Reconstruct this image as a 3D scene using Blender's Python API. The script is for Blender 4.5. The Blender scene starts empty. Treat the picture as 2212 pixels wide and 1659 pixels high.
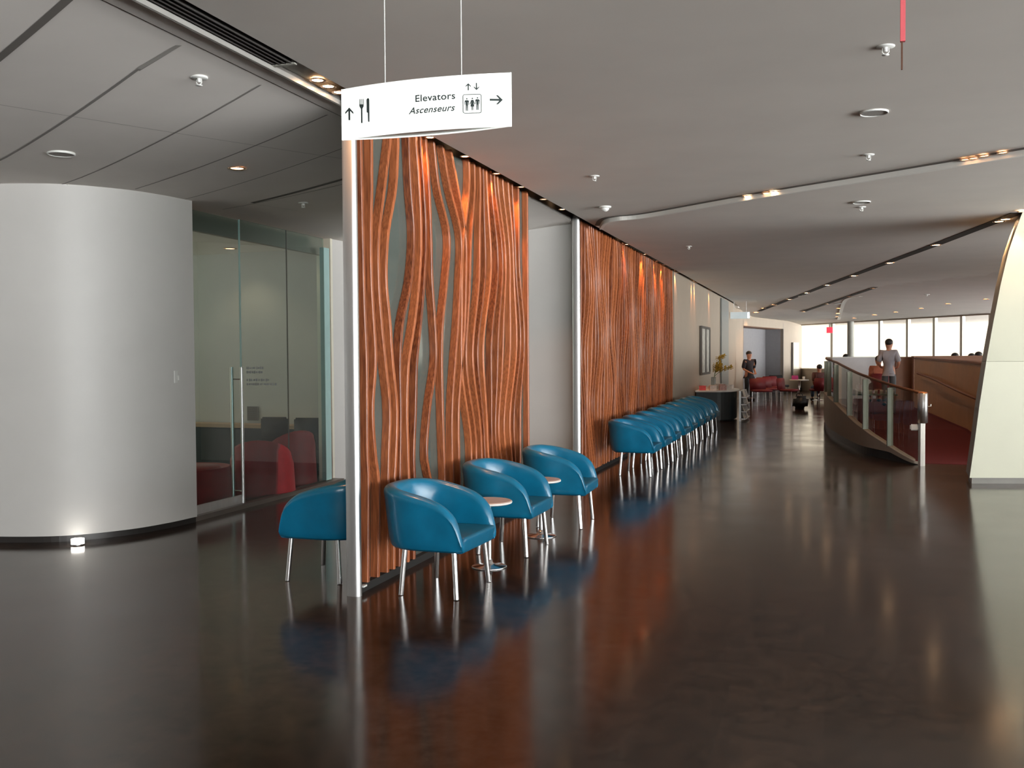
import bpy, bmesh, math, random
from mathutils import Vector, Matrix, Euler
random.seed(7)
PI = math.pi
sc = bpy.context.scene
COL = sc.collection
# ------------------------------------------------------------------ camera, world, lights, exposure
F, W, H, EYE = 2100.0, 2212.0, 1659.0, 1.65
ROLL, YAW, PIT = 0.0065, math.radians(17.9207), math.radians(1.6934)
cd = bpy.data.cameras.new('camera'); cam = bpy.data.objects.new('camera', cd); COL.objects.link(cam)
cd.sensor_width = 36; cd.lens = 36 * F / W; cd.clip_start = .05; cd.clip_end = 300
FWD = Vector((-math.sin(YAW) * math.cos(PIT), math.cos(YAW) * math.cos(PIT), -math.sin(PIT)))
RT = Vector((math.cos(YAW), math.sin(YAW), 0)); UP = RT.cross(FWD)
# image-right vector tilts by the roll so that verticals lean as measured
_c, _s = math.cos(ROLL), math.sin(ROLL)
IR = RT * _c - UP * _s; IU = UP * _c + RT * _s
m = Matrix((( IR.x, IU.x, -FWD.x, 0), (IR.y, IU.y, -FWD.y, 0), (IR.z, IU.z, -FWD.z, EYE), (0, 0, 0, 1)))
cam.matrix_world = m
sc.camera = cam
CAM = Vector((0, 0, EYE))
sc.view_settings.view_transform = 'Standard'; sc.view_settings.look = 'None'
sc.view_settings.gamma = 1; sc.view_settings.use_curve_mapping = False
sc.view_settings.exposure = 0.0
wd = bpy.data.worlds.new('sky'); sc.world = wd; wd.use_nodes = True
bg = wd.node_tree.nodes['Background']; bg.inputs[0].default_value = (.95, .98, 1.0, 1)
_n = wd.node_tree.nodes; _l = wd.node_tree.links
_g = _n.new('ShaderNodeTexCoord'); _d = _n.new('ShaderNodeVectorMath'); _d.operation = 'DOT_PRODUCT'; _d.inputs[1].default_value = (.72, -.69, 0)
_m = _n.new('ShaderNodeMapRange'); _m.inputs[1].default_value = .1; _m.inputs[2].default_value = .95; _m.inputs[3].default_value = 1.5; _m.inputs[4].default_value = 21.0
_l.new(_g.outputs['Generated'], _d.inputs[0]); _l.new(_d.outputs['Value'], _m.inputs[0]); _s = _n.new('ShaderNodeSeparateXYZ'); _l.new(_g.outputs['Generated'], _s.inputs[0])   # extra glow below the horizon, added to light the ceiling
_k = _n.new('ShaderNodeMapRange'); _k.inputs[1].default_value = -.25; _k.inputs[2].default_value = .05; _k.inputs[3].default_value = 2.2; _k.inputs[4].default_value = 1.0
_l.new(_s.outputs['Z'], _k.inputs[0]); _p = _n.new('ShaderNodeMath'); _p.operation = 'MULTIPLY'; _l.new(_m.outputs[0], _p.inputs[0]); _l.new(_k.outputs[0], _p.inputs[1])
_l.new(_p.outputs[0], bg.inputs[1])
_c0 = _n.new('ShaderNodeMapRange'); _c0.inputs[1].default_value = -.5; _c0.inputs[2].default_value = .4; _l.new(_d.outputs['Value'], _c0.inputs[0])
_cm = _n.new('ShaderNodeMixRGB'); _cm.inputs[1].default_value = (1.0, .86, .66, 1); _cm.inputs[2].default_value = (.97, .98, .98, 1)
_l.new(_c0.outputs[0], _cm.inputs[0]); _l.new(_cm.outputs[0], bg.inputs[0])
sc.cycles.max_bounces = 8; sc.cycles.diffuse_bounces = 5; sc.cycles.glossy_bounces = 4
sc.cycles.transparent_max_bounces = 12; sc.cycles.sample_clamp_indirect = 4; sc.cycles.caustics_reflective = False
sc.cycles.caustics_refractive = False
def portal(name, loc, rot, sx, sy):
    l = bpy.data.lights.new(name, 'AREA'); l.shape = 'RECTANGLE'; l.size = sx; l.size_y = sy
    l.cycles.is_portal = True
    o = bpy.data.objects.new(name, l); o.location = loc; o.rotation_euler = rot; COL.objects.link(o)

def ray(px, py):
    dx, dy = px - W / 2, py - H / 2
    return FWD + IR * (dx / F) - IU * (dy / F)
def at_z(px, py, z=0):
    r = ray(px, py); return CAM + r * ((z - EYE) / r.z)
def at_x(px, py, x):
    r = ray(px, py); return CAM + r * (x / r.x)
def at_y(px, py, y):
    r = ray(px, py); return CAM + r * (y / r.y)
def at_d(px, py, d): return CAM + ray(px, py) * d

# ------------------------------------------------------------------ materials
MATS = {}
def mat(name, col, rough=.5, metal=0, noise=0, nscale=8, bump=0, coat=0, emit=None, estr=0, spec=.5, stretch=None, sheen=0):
    if name in MATS: return MATS[name]
    m_ = bpy.data.materials.new(name); m_.use_nodes = True
    nt = m_.node_tree; b = nt.nodes['Principled BSDF']
    b.inputs['Base Color'].default_value = (*col, 1); b.inputs['Roughness'].default_value = rough
    b.inputs['Metallic'].default_value = metal; b.inputs['Coat Weight'].default_value = coat
    b.inputs['Coat Roughness'].default_value = .15; b.inputs['Specular IOR Level'].default_value = spec
    b.inputs['Sheen Weight'].default_value = sheen
    tc = nt.nodes.new('ShaderNodeTexCoord'); nz = nt.nodes.new('ShaderNodeTexNoise')
    nz.inputs['Scale'].default_value = nscale; nz.inputs['Detail'].default_value = 5
    src = tc.outputs['Object']
    if stretch:
        mp = nt.nodes.new('ShaderNodeMapping'); mp.inputs['Scale'].default_value = stretch
        nt.links.new(src, mp.inputs[0]); src = mp.outputs[0]
    nt.links.new(src, nz.inputs['Vector'])
    if noise:
        mx = nt.nodes.new('ShaderNodeMixRGB'); mx.blend_type = 'MULTIPLY'; mx.inputs[0].default_value = 1
        rp = nt.nodes.new('ShaderNodeMapRange'); rp.inputs[1].default_value = .3; rp.inputs[2].default_value = .7
        rp.inputs[3].default_value = 1 - noise; rp.inputs[4].default_value = 1 + noise
        nt.links.new(nz.outputs['Fac'], rp.inputs[0])
        mx.inputs[1].default_value = (*col, 1); nt.links.new(rp.outputs[0], mx.inputs[2])
        nt.links.new(mx.outputs[0], b.inputs['Base Color'])
    if bump:
        bp = nt.nodes.new('ShaderNodeBump'); bp.inputs['Strength'].default_value = bump; bp.inputs['Distance'].default_value = .01
        nt.links.new(nz.outputs['Fac'], bp.inputs['Height']); nt.links.new(bp.outputs[0], b.inputs['Normal'])
    if emit:
        b.inputs['Emission Color'].default_value = (*emit, 1); b.inputs['Emission Strength'].default_value = estr
    MATS[name] = m_
    return m_
def glass(name, tint, refl=.08, rough=.02, haze=0, hazecol=(.5, .55, .52)):
    if name in MATS: return MATS[name]
    m_ = bpy.data.materials.new(name); m_.use_nodes = True; nt = m_.node_tree
    nt.nodes.remove(nt.nodes['Principled BSDF']); out = nt.nodes['Material Output']
    tr = nt.nodes.new('ShaderNodeBsdfTransparent'); tr.inputs[0].default_value = (*tint, 1)
    gl = nt.nodes.new('ShaderNodeBsdfGlossy'); gl.inputs['Roughness'].default_value = rough
    fr = nt.nodes.new('ShaderNodeFresnel'); fr.inputs[0].default_value = 1.45
    mu = nt.nodes.new('ShaderNodeMath'); mu.operation = 'MULTIPLY'; mu.inputs[1].default_value = refl / .04
    mu.use_clamp = True
    ge = nt.nodes.new('ShaderNodeNewGeometry'); fs = nt.nodes.new('ShaderNodeMath'); fs.operation = 'SUBTRACT'; fs.inputs[0].default_value = 1
    nt.links.new(ge.outputs['Backfacing'], fs.inputs[1]); fm_ = nt.nodes.new('ShaderNodeMath'); fm_.operation = 'MULTIPLY'
    nt.links.new(fs.outputs[0], fm_.inputs[0]); nt.links.new(fr.outputs[0], fm_.inputs[1])
    nt.links.new(fm_.outputs[0], mu.inputs[0])
    last = tr.outputs[0]
    if haze:
        df = nt.nodes.new('ShaderNodeBsdfDiffuse'); df.inputs[0].default_value = (*hazecol, 1)
        m0 = nt.nodes.new('ShaderNodeMixShader'); m0.inputs[0].default_value = haze
        nt.links.new(tr.outputs[0], m0.inputs[1]); nt.links.new(df.outputs[0], m0.inputs[2]); last = m0.outputs[0]
    mx = nt.nodes.new('ShaderNodeMixShader')
    nt.links.new(mu.outputs[0], mx.inputs[0]); nt.links.new(last, mx.inputs[1]); nt.links.new(gl.outputs[0], mx.inputs[2])
    nt.links.new(mx.outputs[0], out.inputs[0])
    MATS[name] = m_; return m_

M_wall = mat('white_wall_paint', (.65, .63, .605), .45, noise=.02, nscale=3)
M_warmwall = mat('warm_wall_paint', (.42, .345, .27), .5, noise=.03, nscale=3)
M_ceil = mat('ceiling_paint', (.76, .71, .655), .85, noise=.03, nscale=1.5)
M_ceiltile = mat('ceiling_tile', (.84, .79, .745), .85, noise=.03, nscale=1.5)
M_seam = mat('ceiling_seam', (.16, .145, .13), .9, noise=.05)
M_dark = mat('dark_recess', (.012, .011, .010), .7, noise=.1)
M_base = mat('dark_base', (.03, .026, .024), .35, noise=.1)
M_trim = mat('pale_metal_trim', (.48, .46, .43), .35, metal=.4, noise=.03)
M_steel = mat('brushed_steel', (.72, .73, .73), .38, metal=1, noise=.05, nscale=40, stretch=(1, 1, .05))
M_chrome = mat('chrome', (.95, .95, .96), .17, metal=1, noise=.01)
M_blue = mat('blue_leather', (.003, .155, .29), .33, noise=.12, nscale=7, bump=.12, coat=.35)
M_blueseat = mat('blue_leather_seat', (.004, .11, .20), .42, noise=.12, nscale=9, bump=.15)
M_tabletop = mat('table_laminate', (.62, .50, .44), .35, noise=.04)
M_white = mat('white_plastic', (.78, .78, .75), .4, noise=.02)
M_black = mat('black_plastic', (.012, .012, .013), .45, noise=.1)
M_red = mat('red_upholstery', (.42, .012, .018), .55, noise=.12, nscale=12, sheen=.2)
M_darkred = mat('dark_red_upholstery', (.16, .008, .012), .6, noise=.1)
M_carpet = mat('red_carpet', (.10, .003, .006), .95, noise=.2, nscale=60)
M_tan = mat('tan_panel', (.50, .30, .16), .5, noise=.06, nscale=4)
M_brown = mat('brown_panel', (.22, .085, .035), .5, noise=.08, nscale=4)
M_plinth = mat('taupe_plinth', (.42, .35, .28), .55, noise=.04)
M_door = mat('grey_door', (.27, .26, .27), .55, noise=.04)
M_slat = mat('vent_slat', (.05, .045, .042), .5, noise=.05)
M_frame = mat('cream_mullion', (.82, .78, .66), .5, noise=.03)
M_colm = mat('grey_column', (.33, .32, .28), .6, noise=.04)
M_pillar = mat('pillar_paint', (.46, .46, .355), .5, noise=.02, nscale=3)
M_pillarlit = mat('pillar_paint_lit', (.52, .52, .41), .5, noise=.02, nscale=3)  # same paint made lighter: the brighter light on the lower part, in colour
M_pillarshade = mat('pillar_side_shade', (.30, .30, .27), .5, noise=.03)  # shade of the face turned from the light, painted as a darker grey
M_skin = mat('skin', (.50, .22, .13), .55, noise=.08)
M_hair = mat('dark_hair', (.015, .010, .008), .6, noise=.2, nscale=60)
M_navy = mat('dark_shirt', (.022, .017, .022), .8, noise=.1)
M_grey = mat('grey_shirt', (.36, .33, .35), .8, noise=.08)
M_trous = mat('grey_trousers', (.10, .10, .10), .8, noise=.1)
M_coral = mat('coral_shirt', (.42, .12, .06), .8, noise=.1)
M_brownsh = mat('brown_shirt', (.10, .035, .03), .8, noise=.1)
M_shoe = mat('black_shoe', (.01, .01, .01), .4, noise=.1)
M_jeans = mat('blue_jeans', (.06, .10, .17), .85, noise=.15)
M_signink = mat('sign_ink', (.035, .05, .05), .5, noise=.03)
M_signface = mat('sign_face', (.85, .86, .83), .35, noise=.01, emit=(.97, 1, .95), estr=.75)
M_signside = mat('sign_edge', (.45, .46, .42), .35, metal=.5, noise=.03)
M_lamp = mat('warm_lamp', (1, .8, .6), .4, emit=(1, .62, .34), estr=28, noise=.01)
M_lampdim = mat('warm_lamp_soft', (1, .7, .5), .4, emit=(1, .52, .25), estr=7, noise=.01)
M_lampring = mat('lamp_reflector', (.75, .5, .33), .25, metal=.8, noise=.05)
M_glassdoor = glass('door_glass', (.74, .82, .81), .05, .01, .02, (.35, .5, .5))
M_edge = mat('glass_edge', (.42, .62, .60), .2, noise=.03)
M_screenglass = glass('screen_glass', (.35, .41, .38), .06, .12, .55, (.16, .19, .17))
M_rail = glass('balustrade_glass', (.80, .78, .74), .06, .01, .03, (.4, .4, .4))
M_winglass = glass('window_glass', (.97, .98, .98), .04, .01)
M_vase = glass('vase_glass', (.85, .9, .9), .15, .03, .25, (.8, .8, .8))
M_marks = mat('glass_lettering', (.30, .32, .33), .6, noise=.05)
M_vent = mat('vent_grille', (.20, .19, .18), .6, noise=.05)
M_ledge = mat('warm_ledge', (.62, .42, .28), .5, noise=.04)
M_paper = mat('printed_paper', (.72, .69, .66), .6, noise=.15, nscale=18)
M_redpaper = mat('red_print', (.62, .06, .06), .5, noise=.15, nscale=18)
M_greypaper = mat('grey_print', (.28, .29, .32), .5, noise=.5, nscale=22)
M_pink = mat('pink_print', (.50, .30, .27), .5, noise=.3, nscale=30)
M_slate = mat('slate_panel', (.05, .06, .065), .5, noise=.06)
M_yellow = mat('yellow_petals', (.55, .33, .03), .6, noise=.2, nscale=20)
M_green = mat('green_stem', (.08, .14, .04), .6, noise=.2)
M_exit = mat('red_exit_light', (.7, .03, .06), .5, emit=(1, .06, .10), estr=.75, noise=.02)
M_redrod = mat('red_banner', (.75, .12, .14), .6, emit=None, noise=.05)
M_wood2 = mat('brown_rod', (.10, .03, .01), .6, noise=.1)
M_magenta = mat('magenta_item', (.5, .05, .25), .6, noise=.05)
M_photo = mat('framed_picture', (.42, .43, .40), .4, noise=.6, nscale=4, stretch=(1, 6, 2))

def wood_mat():
    m_ = bpy.data.materials.new('cherry_wood'); m_.use_nodes = True; nt = m_.node_tree; b = nt.nodes['Principled BSDF']
    tc = nt.nodes.new('ShaderNodeTexCoord'); mp = nt.nodes.new('ShaderNodeMapping'); mp.inputs['Scale'].default_value = (14, 14, .8)
    nz = nt.nodes.new('ShaderNodeTexNoise'); nz.inputs['Scale'].default_value = 6; nz.inputs['Detail'].default_value = 6
    oi = nt.nodes.new('ShaderNodeObjectInfo'); ad = nt.nodes.new('ShaderNodeMath'); ad.operation = 'ADD'
    rp = nt.nodes.new('ShaderNodeValToRGB')
    rp.color_ramp.elements[0].color = (.13, .028, .009, 1); rp.color_ramp.elements[0].position = .38
    rp.color_ramp.elements[1].color = (.56, .17, .06, 1); rp.color_ramp.elements[1].position = 1.0
    ml = nt.nodes.new('ShaderNodeMath'); ml.operation = 'MULTIPLY'; ml.inputs[1].default_value = .42
    nt.links.new(tc.outputs['Object'], mp.inputs[0]); nt.links.new(mp.outputs[0], nz.inputs['Vector'])
    nt.links.new(oi.outputs['Random'], ml.inputs[0]); nt.links.new(nz.outputs['Fac'], ad.inputs[0]); nt.links.new(ml.outputs[0], ad.inputs[1])
    nt.links.new(ad.outputs[0], rp.inputs[0]); nt.links.new(rp.outputs[0], b.inputs['Base Color'])
    b.inputs['Roughness'].default_value = .36
    return m_
M_wood = wood_mat()
def floor_mat():
    m_ = bpy.data.materials.new('polished_stone_floor'); m_.use_nodes = True; nt = m_.node_tree; b = nt.nodes['Principled BSDF']
    tc = nt.nodes.new('ShaderNodeTexCoord')
    mp = nt.nodes.new('ShaderNodeMapping'); mp.inputs['Rotation'].default_value = (0, 0, PI / 2)
    br = nt.nodes.new('ShaderNodeTexBrick'); br.inputs['Scale'].default_value = 1
    br.inputs['Brick Width'].default_value = .9; br.inputs['Row Height'].default_value = .45; br.inputs['Mortar Size'].default_value = .002
    br.inputs['Color1'].default_value = (.026, .0145, .0095, 1); br.inputs['Color2'].default_value = (.036, .020, .013, 1)
    br.inputs['Mortar'].default_value = (.022, .014, .010, 1)
    nz = nt.nodes.new('ShaderNodeTexNoise'); nz.inputs['Scale'].default_value = 9; nz.inputs['Detail'].default_value = 8; nz.inputs['Roughness'].default_value = .75
    n2 = nt.nodes.new('ShaderNodeTexNoise'); n2.inputs['Scale'].default_value = 1.3; n2.inputs['Detail'].default_value = 3
    r1 = nt.nodes.new('ShaderNodeMapRange'); r1.inputs[1].default_value = .3; r1.inputs[2].default_value = .7; r1.inputs[3].default_value = .3; r1.inputs[4].default_value = 2.3
    mx = nt.nodes.new('ShaderNodeMixRGB'); mx.blend_type = 'MULTIPLY'; mx.inputs[0].default_value = 1
    nt.links.new(tc.outputs['Object'], mp.inputs[0]); nt.links.new(mp.outputs[0], br.inputs['Vector'])
    nt.links.new(tc.outputs['Object'], nz.inputs['Vector']); nt.links.new(tc.outputs['Object'], n2.inputs['Vector'])
    nt.links.new(nz.outputs['Fac'], r1.inputs[0]); nt.links.new(br.outputs['Color'], mx.inputs[1]); nt.links.new(r1.outputs[0], mx.inputs[2])
    nt.links.new(mx.outputs[0], b.inputs['Base Color'])
    r2 = nt.nodes.new('ShaderNodeMapRange'); r2.inputs[1].default_value = .3; r2.inputs[2].default_value = .7; r2.inputs[3].default_value = .11; r2.inputs[4].default_value = .18
    nt.links.new(n2.outputs['Fac'], r2.inputs[0]); nt.links.new(r2.outputs[0], b.inputs['Roughness'])
    b.inputs['IOR'].default_value = 1.44; b.inputs['Specular Tint'].default_value = (1, .88, .78, 1)
    bp = nt.nodes.new('ShaderNodeBump'); bp.inputs['Strength'].default_value = .03; bp.inputs['Distance'].default_value = .003
    nt.links.new(nz.outputs['Fac'], bp.inputs['Height']); nt.links.new(bp.outputs[0], b.inputs['Normal'])
    return m_
M_floor = floor_mat()

# ------------------------------------------------------------------ mesh helpers
def link(name, bm, m_, parent=None, smooth=False, loc=None):
    me = bpy.data.meshes.new(name)
    bmesh.ops.recalc_face_normals(bm, faces=bm.faces)
    bm.to_mesh(me); bm.free()
    mm = m_ if isinstance(m_, (list, tuple)) else [m_]
    for x in mm: me.materials.append(x)
    if smooth:
        for p in me.polygons: p.use_smooth = True
    o = bpy.data.objects.new(name, me); COL.objects.link(o)
    if loc is not None: o.location = loc
    if parent: o.parent = parent
    return o
def smooth_angle(o, deg=40):
    me = o.data
    for p in me.polygons: p.use_smooth = True
    bm = bmesh.new(); bm.from_mesh(me)
    for e in bm.edges:
        if len(e.link_faces) == 2 and e.calc_face_angle(0) > math.radians(deg): e.smooth = False
    bm.to_mesh(me); bm.free()
    return o
def bx(bm, c, s, rz=0, mi=0, rot=None):
    r = bmesh.ops.create_cube(bm, size=1)
    M = Matrix.Translation(c) @ (rot.to_matrix().to_4x4() if rot else Matrix.Rotation(rz, 4, 'Z')) @ Matrix.Diagonal((*s, 1))
    bmesh.ops.transform(bm, matrix=M, verts=r['verts'])
    if mi:
        for v in r['verts']:
            for f in v.link_faces: f.material_index = mi
    return r['verts']
def box(name, c, s, m_, parent=None, rz=0, bevel=0):
    bm = bmesh.new(); bx(bm, (0, 0, 0), s)
    if bevel: bmesh.ops.bevel(bm, geom=bm.edges[:], offset=bevel, segments=3, profile=.7, affect='EDGES')
    o = link(name, bm, m_, parent); o.location = c; o.rotation_euler = (0, 0, rz)
    if bevel: smooth_angle(o, 35)
    return o
def tube(bm, pts, r, n=12, caps=True, mi=0):
    pts = [Vector(p) for p in pts]; rs = r if isinstance(r, (list, tuple)) else [r] * len(pts)
    rings = []; t0 = (pts[1] - pts[0]).normalized()
    a = Vector((0, 0, 1)) if abs(t0.z) < .9 else Vector((1, 0, 0))
    nrm = t0.cross(a).normalized()
    for i, p in enumerate(pts):
        t = (pts[min(i + 1, len(pts) - 1)] - pts[max(i - 1, 0)]).normalized()
        nrm = (nrm - t * nrm.dot(t)).normalized(); bn = t.cross(nrm)
        rings.append([bm.verts.new(p + (nrm * math.cos(2 * PI * k / n) + bn * math.sin(2 * PI * k / n)) * rs[i]) for k in range(n)])
    for i in range(len(rings) - 1):
        for k in range(n):
            f = bm.faces.new((rings[i][k], rings[i][(k + 1) % n], rings[i + 1][(k + 1) % n], rings[i + 1][k])); f.material_index = mi
    if caps:
        for rg in (rings[0], rings[-1]):
            f = bm.faces.new(rg); f.material_index = mi
def lathe(bm, prof, n=32, c=(0, 0, 0), mi=0):
    rings = []
    for r, z in prof:
        if r < 1e-6: rings.append([bm.verts.new((c[0], c[1], c[2] + z))])
        else: rings.append([bm.verts.new((c[0] + r * math.cos(2 * PI * k / n), c[1] + r * math.sin(2 * PI * k / n), c[2] + z)) for k in range(n)])
    for a, b in zip(rings[:-1], rings[1:]):
        for k in range(n):
            k2 = (k + 1) % n
            vs = [a[0] if len(a) == 1 else a[k], (a[0] if len(a) == 1 else a[k2]), (b[0] if len(b) == 1 else b[k2]), (b[0] if len(b) == 1 else b[k])]
            u = []
            for v in vs:
                if v not in u: u.append(v)
            if len(u) > 2:
                f = bm.faces.new(u); f.material_index = mi
def prism(bm, poly, z0, z1, mi=0):
    a = [bm.verts.new((x, y, z0)) for x, y in poly]; b = [bm.verts.new((x, y, z1)) for x, y in poly]
    n = len(poly); fs = [bm.faces.new(a), bm.faces.new(b)]
    for i in range(n): fs.append(bm.faces.new((a[i], a[(i + 1) % n], b[(i + 1) % n], b[i])))
    for f in fs: f.material_index = mi
def empty(name, loc=(0, 0, 0), rz=0):
    o = bpy.data.objects.new(name, None); COL.objects.link(o); o.location = loc; o.rotation_euler = (0, 0, rz); o.empty_display_size = .1
    return o
def tag(o, label, cat, group=None):
    o['label'] = label; o['category'] = cat
    if group: o['group'] = group
    return o
def thing(name, label, cat, loc=(0, 0, 0), rz=0, group=None): return tag(empty(name, loc, rz), label, cat, group)
def struct(o): o['kind'] = 'structure'; return o
KIDS = {}
def kids(o):
    return [c for c in bpy.data.objects if c.parent == o]
def dup(root, loc, rz, label, group=None):
    def cp(o, par):
        c = o.copy(); COL.objects.link(c)
        if par: c.parent = par
        for k in kids(o): cp(k, c)
        return c
    src = kids(root)
    r = root.copy(); COL.objects.link(r); r.location = loc; r.rotation_euler = (0, 0, rz); r['label'] = label
    if group: r['group'] = group
    for k in src: cp(k, r)
    return r
def ribbon(bm, path, z0, z1, thick, mi=0):
    """a wall following a plan path, thickness added on the left of the path; z0/z1 numbers or lists"""
    n = len(path); P = [Vector((x, y, 0)) for x, y in path]
    A = z0 if isinstance(z0, (list, tuple)) else [z0] * n; B = z1 if isinstance(z1, (list, tuple)) else [z1] * n
    rows = []
    for i in range(n):
        t = (P[min(i + 1, n - 1)] - P[max(i - 1, 0)]).normalized(); nn = Vector((-t.y, t.x, 0)) * thick
        q = P[i] + nn
        rows.append([bm.verts.new((P[i].x, P[i].y, A[i])), bm.verts.new((P[i].x, P[i].y, B[i])), bm.verts.new((q.x, q.y, B[i])), bm.verts.new((q.x, q.y, A[i]))])
    for a, b in zip(rows[:-1], rows[1:]):
        for k in range(4):
            f = bm.faces.new((a[k], a[(k + 1) % 4], b[(k + 1) % 4], b[k])); f.material_index = mi
    for r in (rows[0], rows[-1]):
        f = bm.faces.new(r); f.material_index = mi
def catmull(pts, per=6):
    out = []
    P = [Vector(p) for p in pts]; P = [P[0] * 2 - P[1]] + P + [P[-1] * 2 - P[-2]]
    for i in range(1, len(P) - 2):
        for k in range(per):
            t = k / per
            out.append(.5 * ((2 * P[i]) + (P[i + 1] - P[i - 1]) * t + (2 * P[i - 1] - 5 * P[i] + 4 * P[i + 1] - P[i + 2]) * t * t + (-P[i - 1] + 3 * P[i] - 3 * P[i + 1] + P[i + 2]) * t ** 3))
    out.append(P[-2]); return out

# ------------------------------------------------------------------ the setting
WX = -3.05                                  # plane of the wooden screens
ZC = 3.385
WA = Vector((-1.05, 45.6)); WB = Vector((5.24, 35.8)); WDIR = (WB - WA).normalized(); WN = Vector((WDIR.y, -WDIR.x)) # toward the room
if WN.dot(Vector((0, 0)) - WA) < 0: WN = -WN
WEND = WA + WDIR * ((12 - WA.x) / WDIR.x)
def zmain(x, y):
    dw = (Vector((x, y)) - WA).dot(WN)
    z = ZC
    if dw < 8: z = min(z, 2.93 + (ZC - 2.93) * max(dw, 0) / 8)
    if y > 35: z = min(z, max(3.03, ZC - .13 * (y - 35)))
    return z
def zleft(x):
    if x > -3.3: return ZC
    t = min(1, max(0, (-3.3 - x) / 2.7)); return ZC - (ZC - 3.19) * (t * (1.6 - .6 * t))
def on_ceil(px, py, left=False):
    r = ray(px, py); fz = (lambda p: zleft(p.x)) if left else (lambda p: zmain(p.x, p.y))
    lo, t = 0.0, .5
    while t < 75:
        p = CAM + r * t
        if p.z >= fz(p): break
        lo = t; t += .4
    hi = t
    for _ in range(30):
        md = (lo + hi) / 2; p = CAM + r * md
        if p.z >= fz(p): hi = md
        else: lo = md
    return CAM + r * hi

bm = bmesh.new(); bx(bm, (0, 14, -.05), (26, 68, .1)); struct(link('floor', bm, M_floor))
# main ceiling as a gently folded sheet with thickness
bm = bmesh.new(); xs = [-2.97 + i * (15.2 / 38) for i in range(39)]; ys = [-18.2 + j * .6 for j in range(109)]
g = [[bm.verts.new((x, y, zmain(x, y))) for y in ys] for x in xs]
for i in range(len(xs) - 1):
    for j in range(len(ys) - 1): bm.faces.new((g[i][j], g[i + 1][j], g[i + 1][j + 1], g[i][j + 1]))
bx(bm, (4.6, 14.5, 4.0), (15.2, 67, .1))
bx(bm, (-3.06, 14.5, 3.50), (.40, 67, .02), mi=1)        # black roof of the slot above the screens
bx(bm, (-2.965, 8.5, 3.4425), (.01, 53, .115), mi=1)
bx(bm, (-3.06, 40.5, 3.30), (.2, 11, .04))
struct(link('ceiling', bm, [M_ceil, M_dark]))
# left ceiling with its tile seams
bm = bmesh.new(); xs = [-12.2 + i * .25 for i in range(37)]; xs = [x for x in xs if x < -3.17] + [-3.15]
g = [[bm.verts.new((x, y, zleft(x))) for y in (-18.2, 15.5)] for x in xs]
for i in range(len(xs) - 1): bm.faces.new((g[i][0], g[i + 1][0], g[i + 1][1], g[i][1]))
for f in bm.faces: f.smooth = True
bx(bm, (-7.6, -1.3, 3.6), (9, 34, .1))
bx(bm, (-3.155, -1.3, 3.4425), (.01, 34, .115), mi=1)
def seam(p, q, w=.012, mi=1, dz=.002):
    a = on_ceil(*p, left=True); b = on_ceil(*q, left=True); n = 10
    d = (b - a); d.z = 0; s = Vector((-d.y, d.x, 0)).normalized() * w / 2; prev = None
    for k in range(n + 1):
        c = a.lerp(b, k / n); z = zleft(c.x) - dz
        u = bm.verts.new((c.x + s.x, c.y + s.y, z)); v = bm.verts.new((c.x - s.x, c.y - s.y, z))
        if prev:
            f = bm.faces.new((prev[0], u, v, prev[1])); f.material_index = mi
        prev = (u, v)
seam((-60, 172), (160, -14), .045)
seam((-40, 365), (300, 148), .018, 2); seam((300, 148), (408, 84), .028, 3); seam((300, 152), (405, 88), .010, 2)
seam((105, 408), (583, 171), .013, 2); seam((292, 408), (728, 238), .013, 2); seam((400, 430), (750, 316), .010, 2)
seam((480, 452), (750, 395), .010, 2); seam((545, 438), (750, 384), .05, 1)
seam((-40, 219), (745, 343), .006, 2); seam((545, 440), (645, 455), .008, 3)
link('ceiling', bm, [M_ceiltile, M_seam, mat('ceiling_joint', (.27, .25, .235), .9, noise=.05), M_trim])['kind'] = 'structure'
# flat edge band of the left ceiling beside the slot
bm = bmesh.new(); bx(bm, (-3.24, .45, ZC - .006), (.16, 18.9, .012)); struct(link('trim_1', bm, M_ceiltile))
bm = bmesh.new(); bx(bm, (-3.155, .45, ZC - .012), (.018, 18.9, .03)); bx(bm, (-3.332, .45, ZC - .005), (.024, 18.9, .008), mi=1)  # second box: dark strip painting the shadow line at the band's joint
struct(link('trim_2', bm, [M_trim, M_seam]))

# curved white wall on the left with its dark recessed base
cw = [(-13, 6.45), (-9.5, 6.62), (-7.6, 6.72), (-6.97, 6.80), (-6.45, 7.0), (-6.13, 7.4), (-6.0, 7.8), (-5.955, 8.2)]
cwp = [(v.x, v.y) for v in catmull([(x, y, 0) for x, y in cw], 8)]
bm = bmesh.new(); ribbon(bm, cwp, .065, 3.3, .16); w = link('wall_left_curved', bm, M_wall); smooth_angle(w, 50); w.name = 'wall_left'; struct(w)
bm = bmesh.new(); ribbon(bm, [(v.x, v.y) for v in catmull([(x - .05, y + .05, 0) for x, y in cw], 8)], 0, .066, .1); struct(link('baseboard_left', bm, M_base))
# glass-room walls
A = at_d(418, 560, 14.7); B = at_d(689, 545, 13.9)
dd = (B - A); dd.z = 0; dd.normalize(); nn = Vector((-dd.y, dd.x, 0))
A2 = A - dd * 3.5; B2 = B + dd * 1.6
def wallseg(name, p, q, z0, z1, m_, th=.12):
    bm = bmesh.new(); ribbon(bm, [(p[0], p[1]), (q[0], q[1])], z0, z1, th); return struct(link(name, bm, m_))
wallseg('wall_room_back', A2, B2, 0, 3.4, M_wall)

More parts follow.
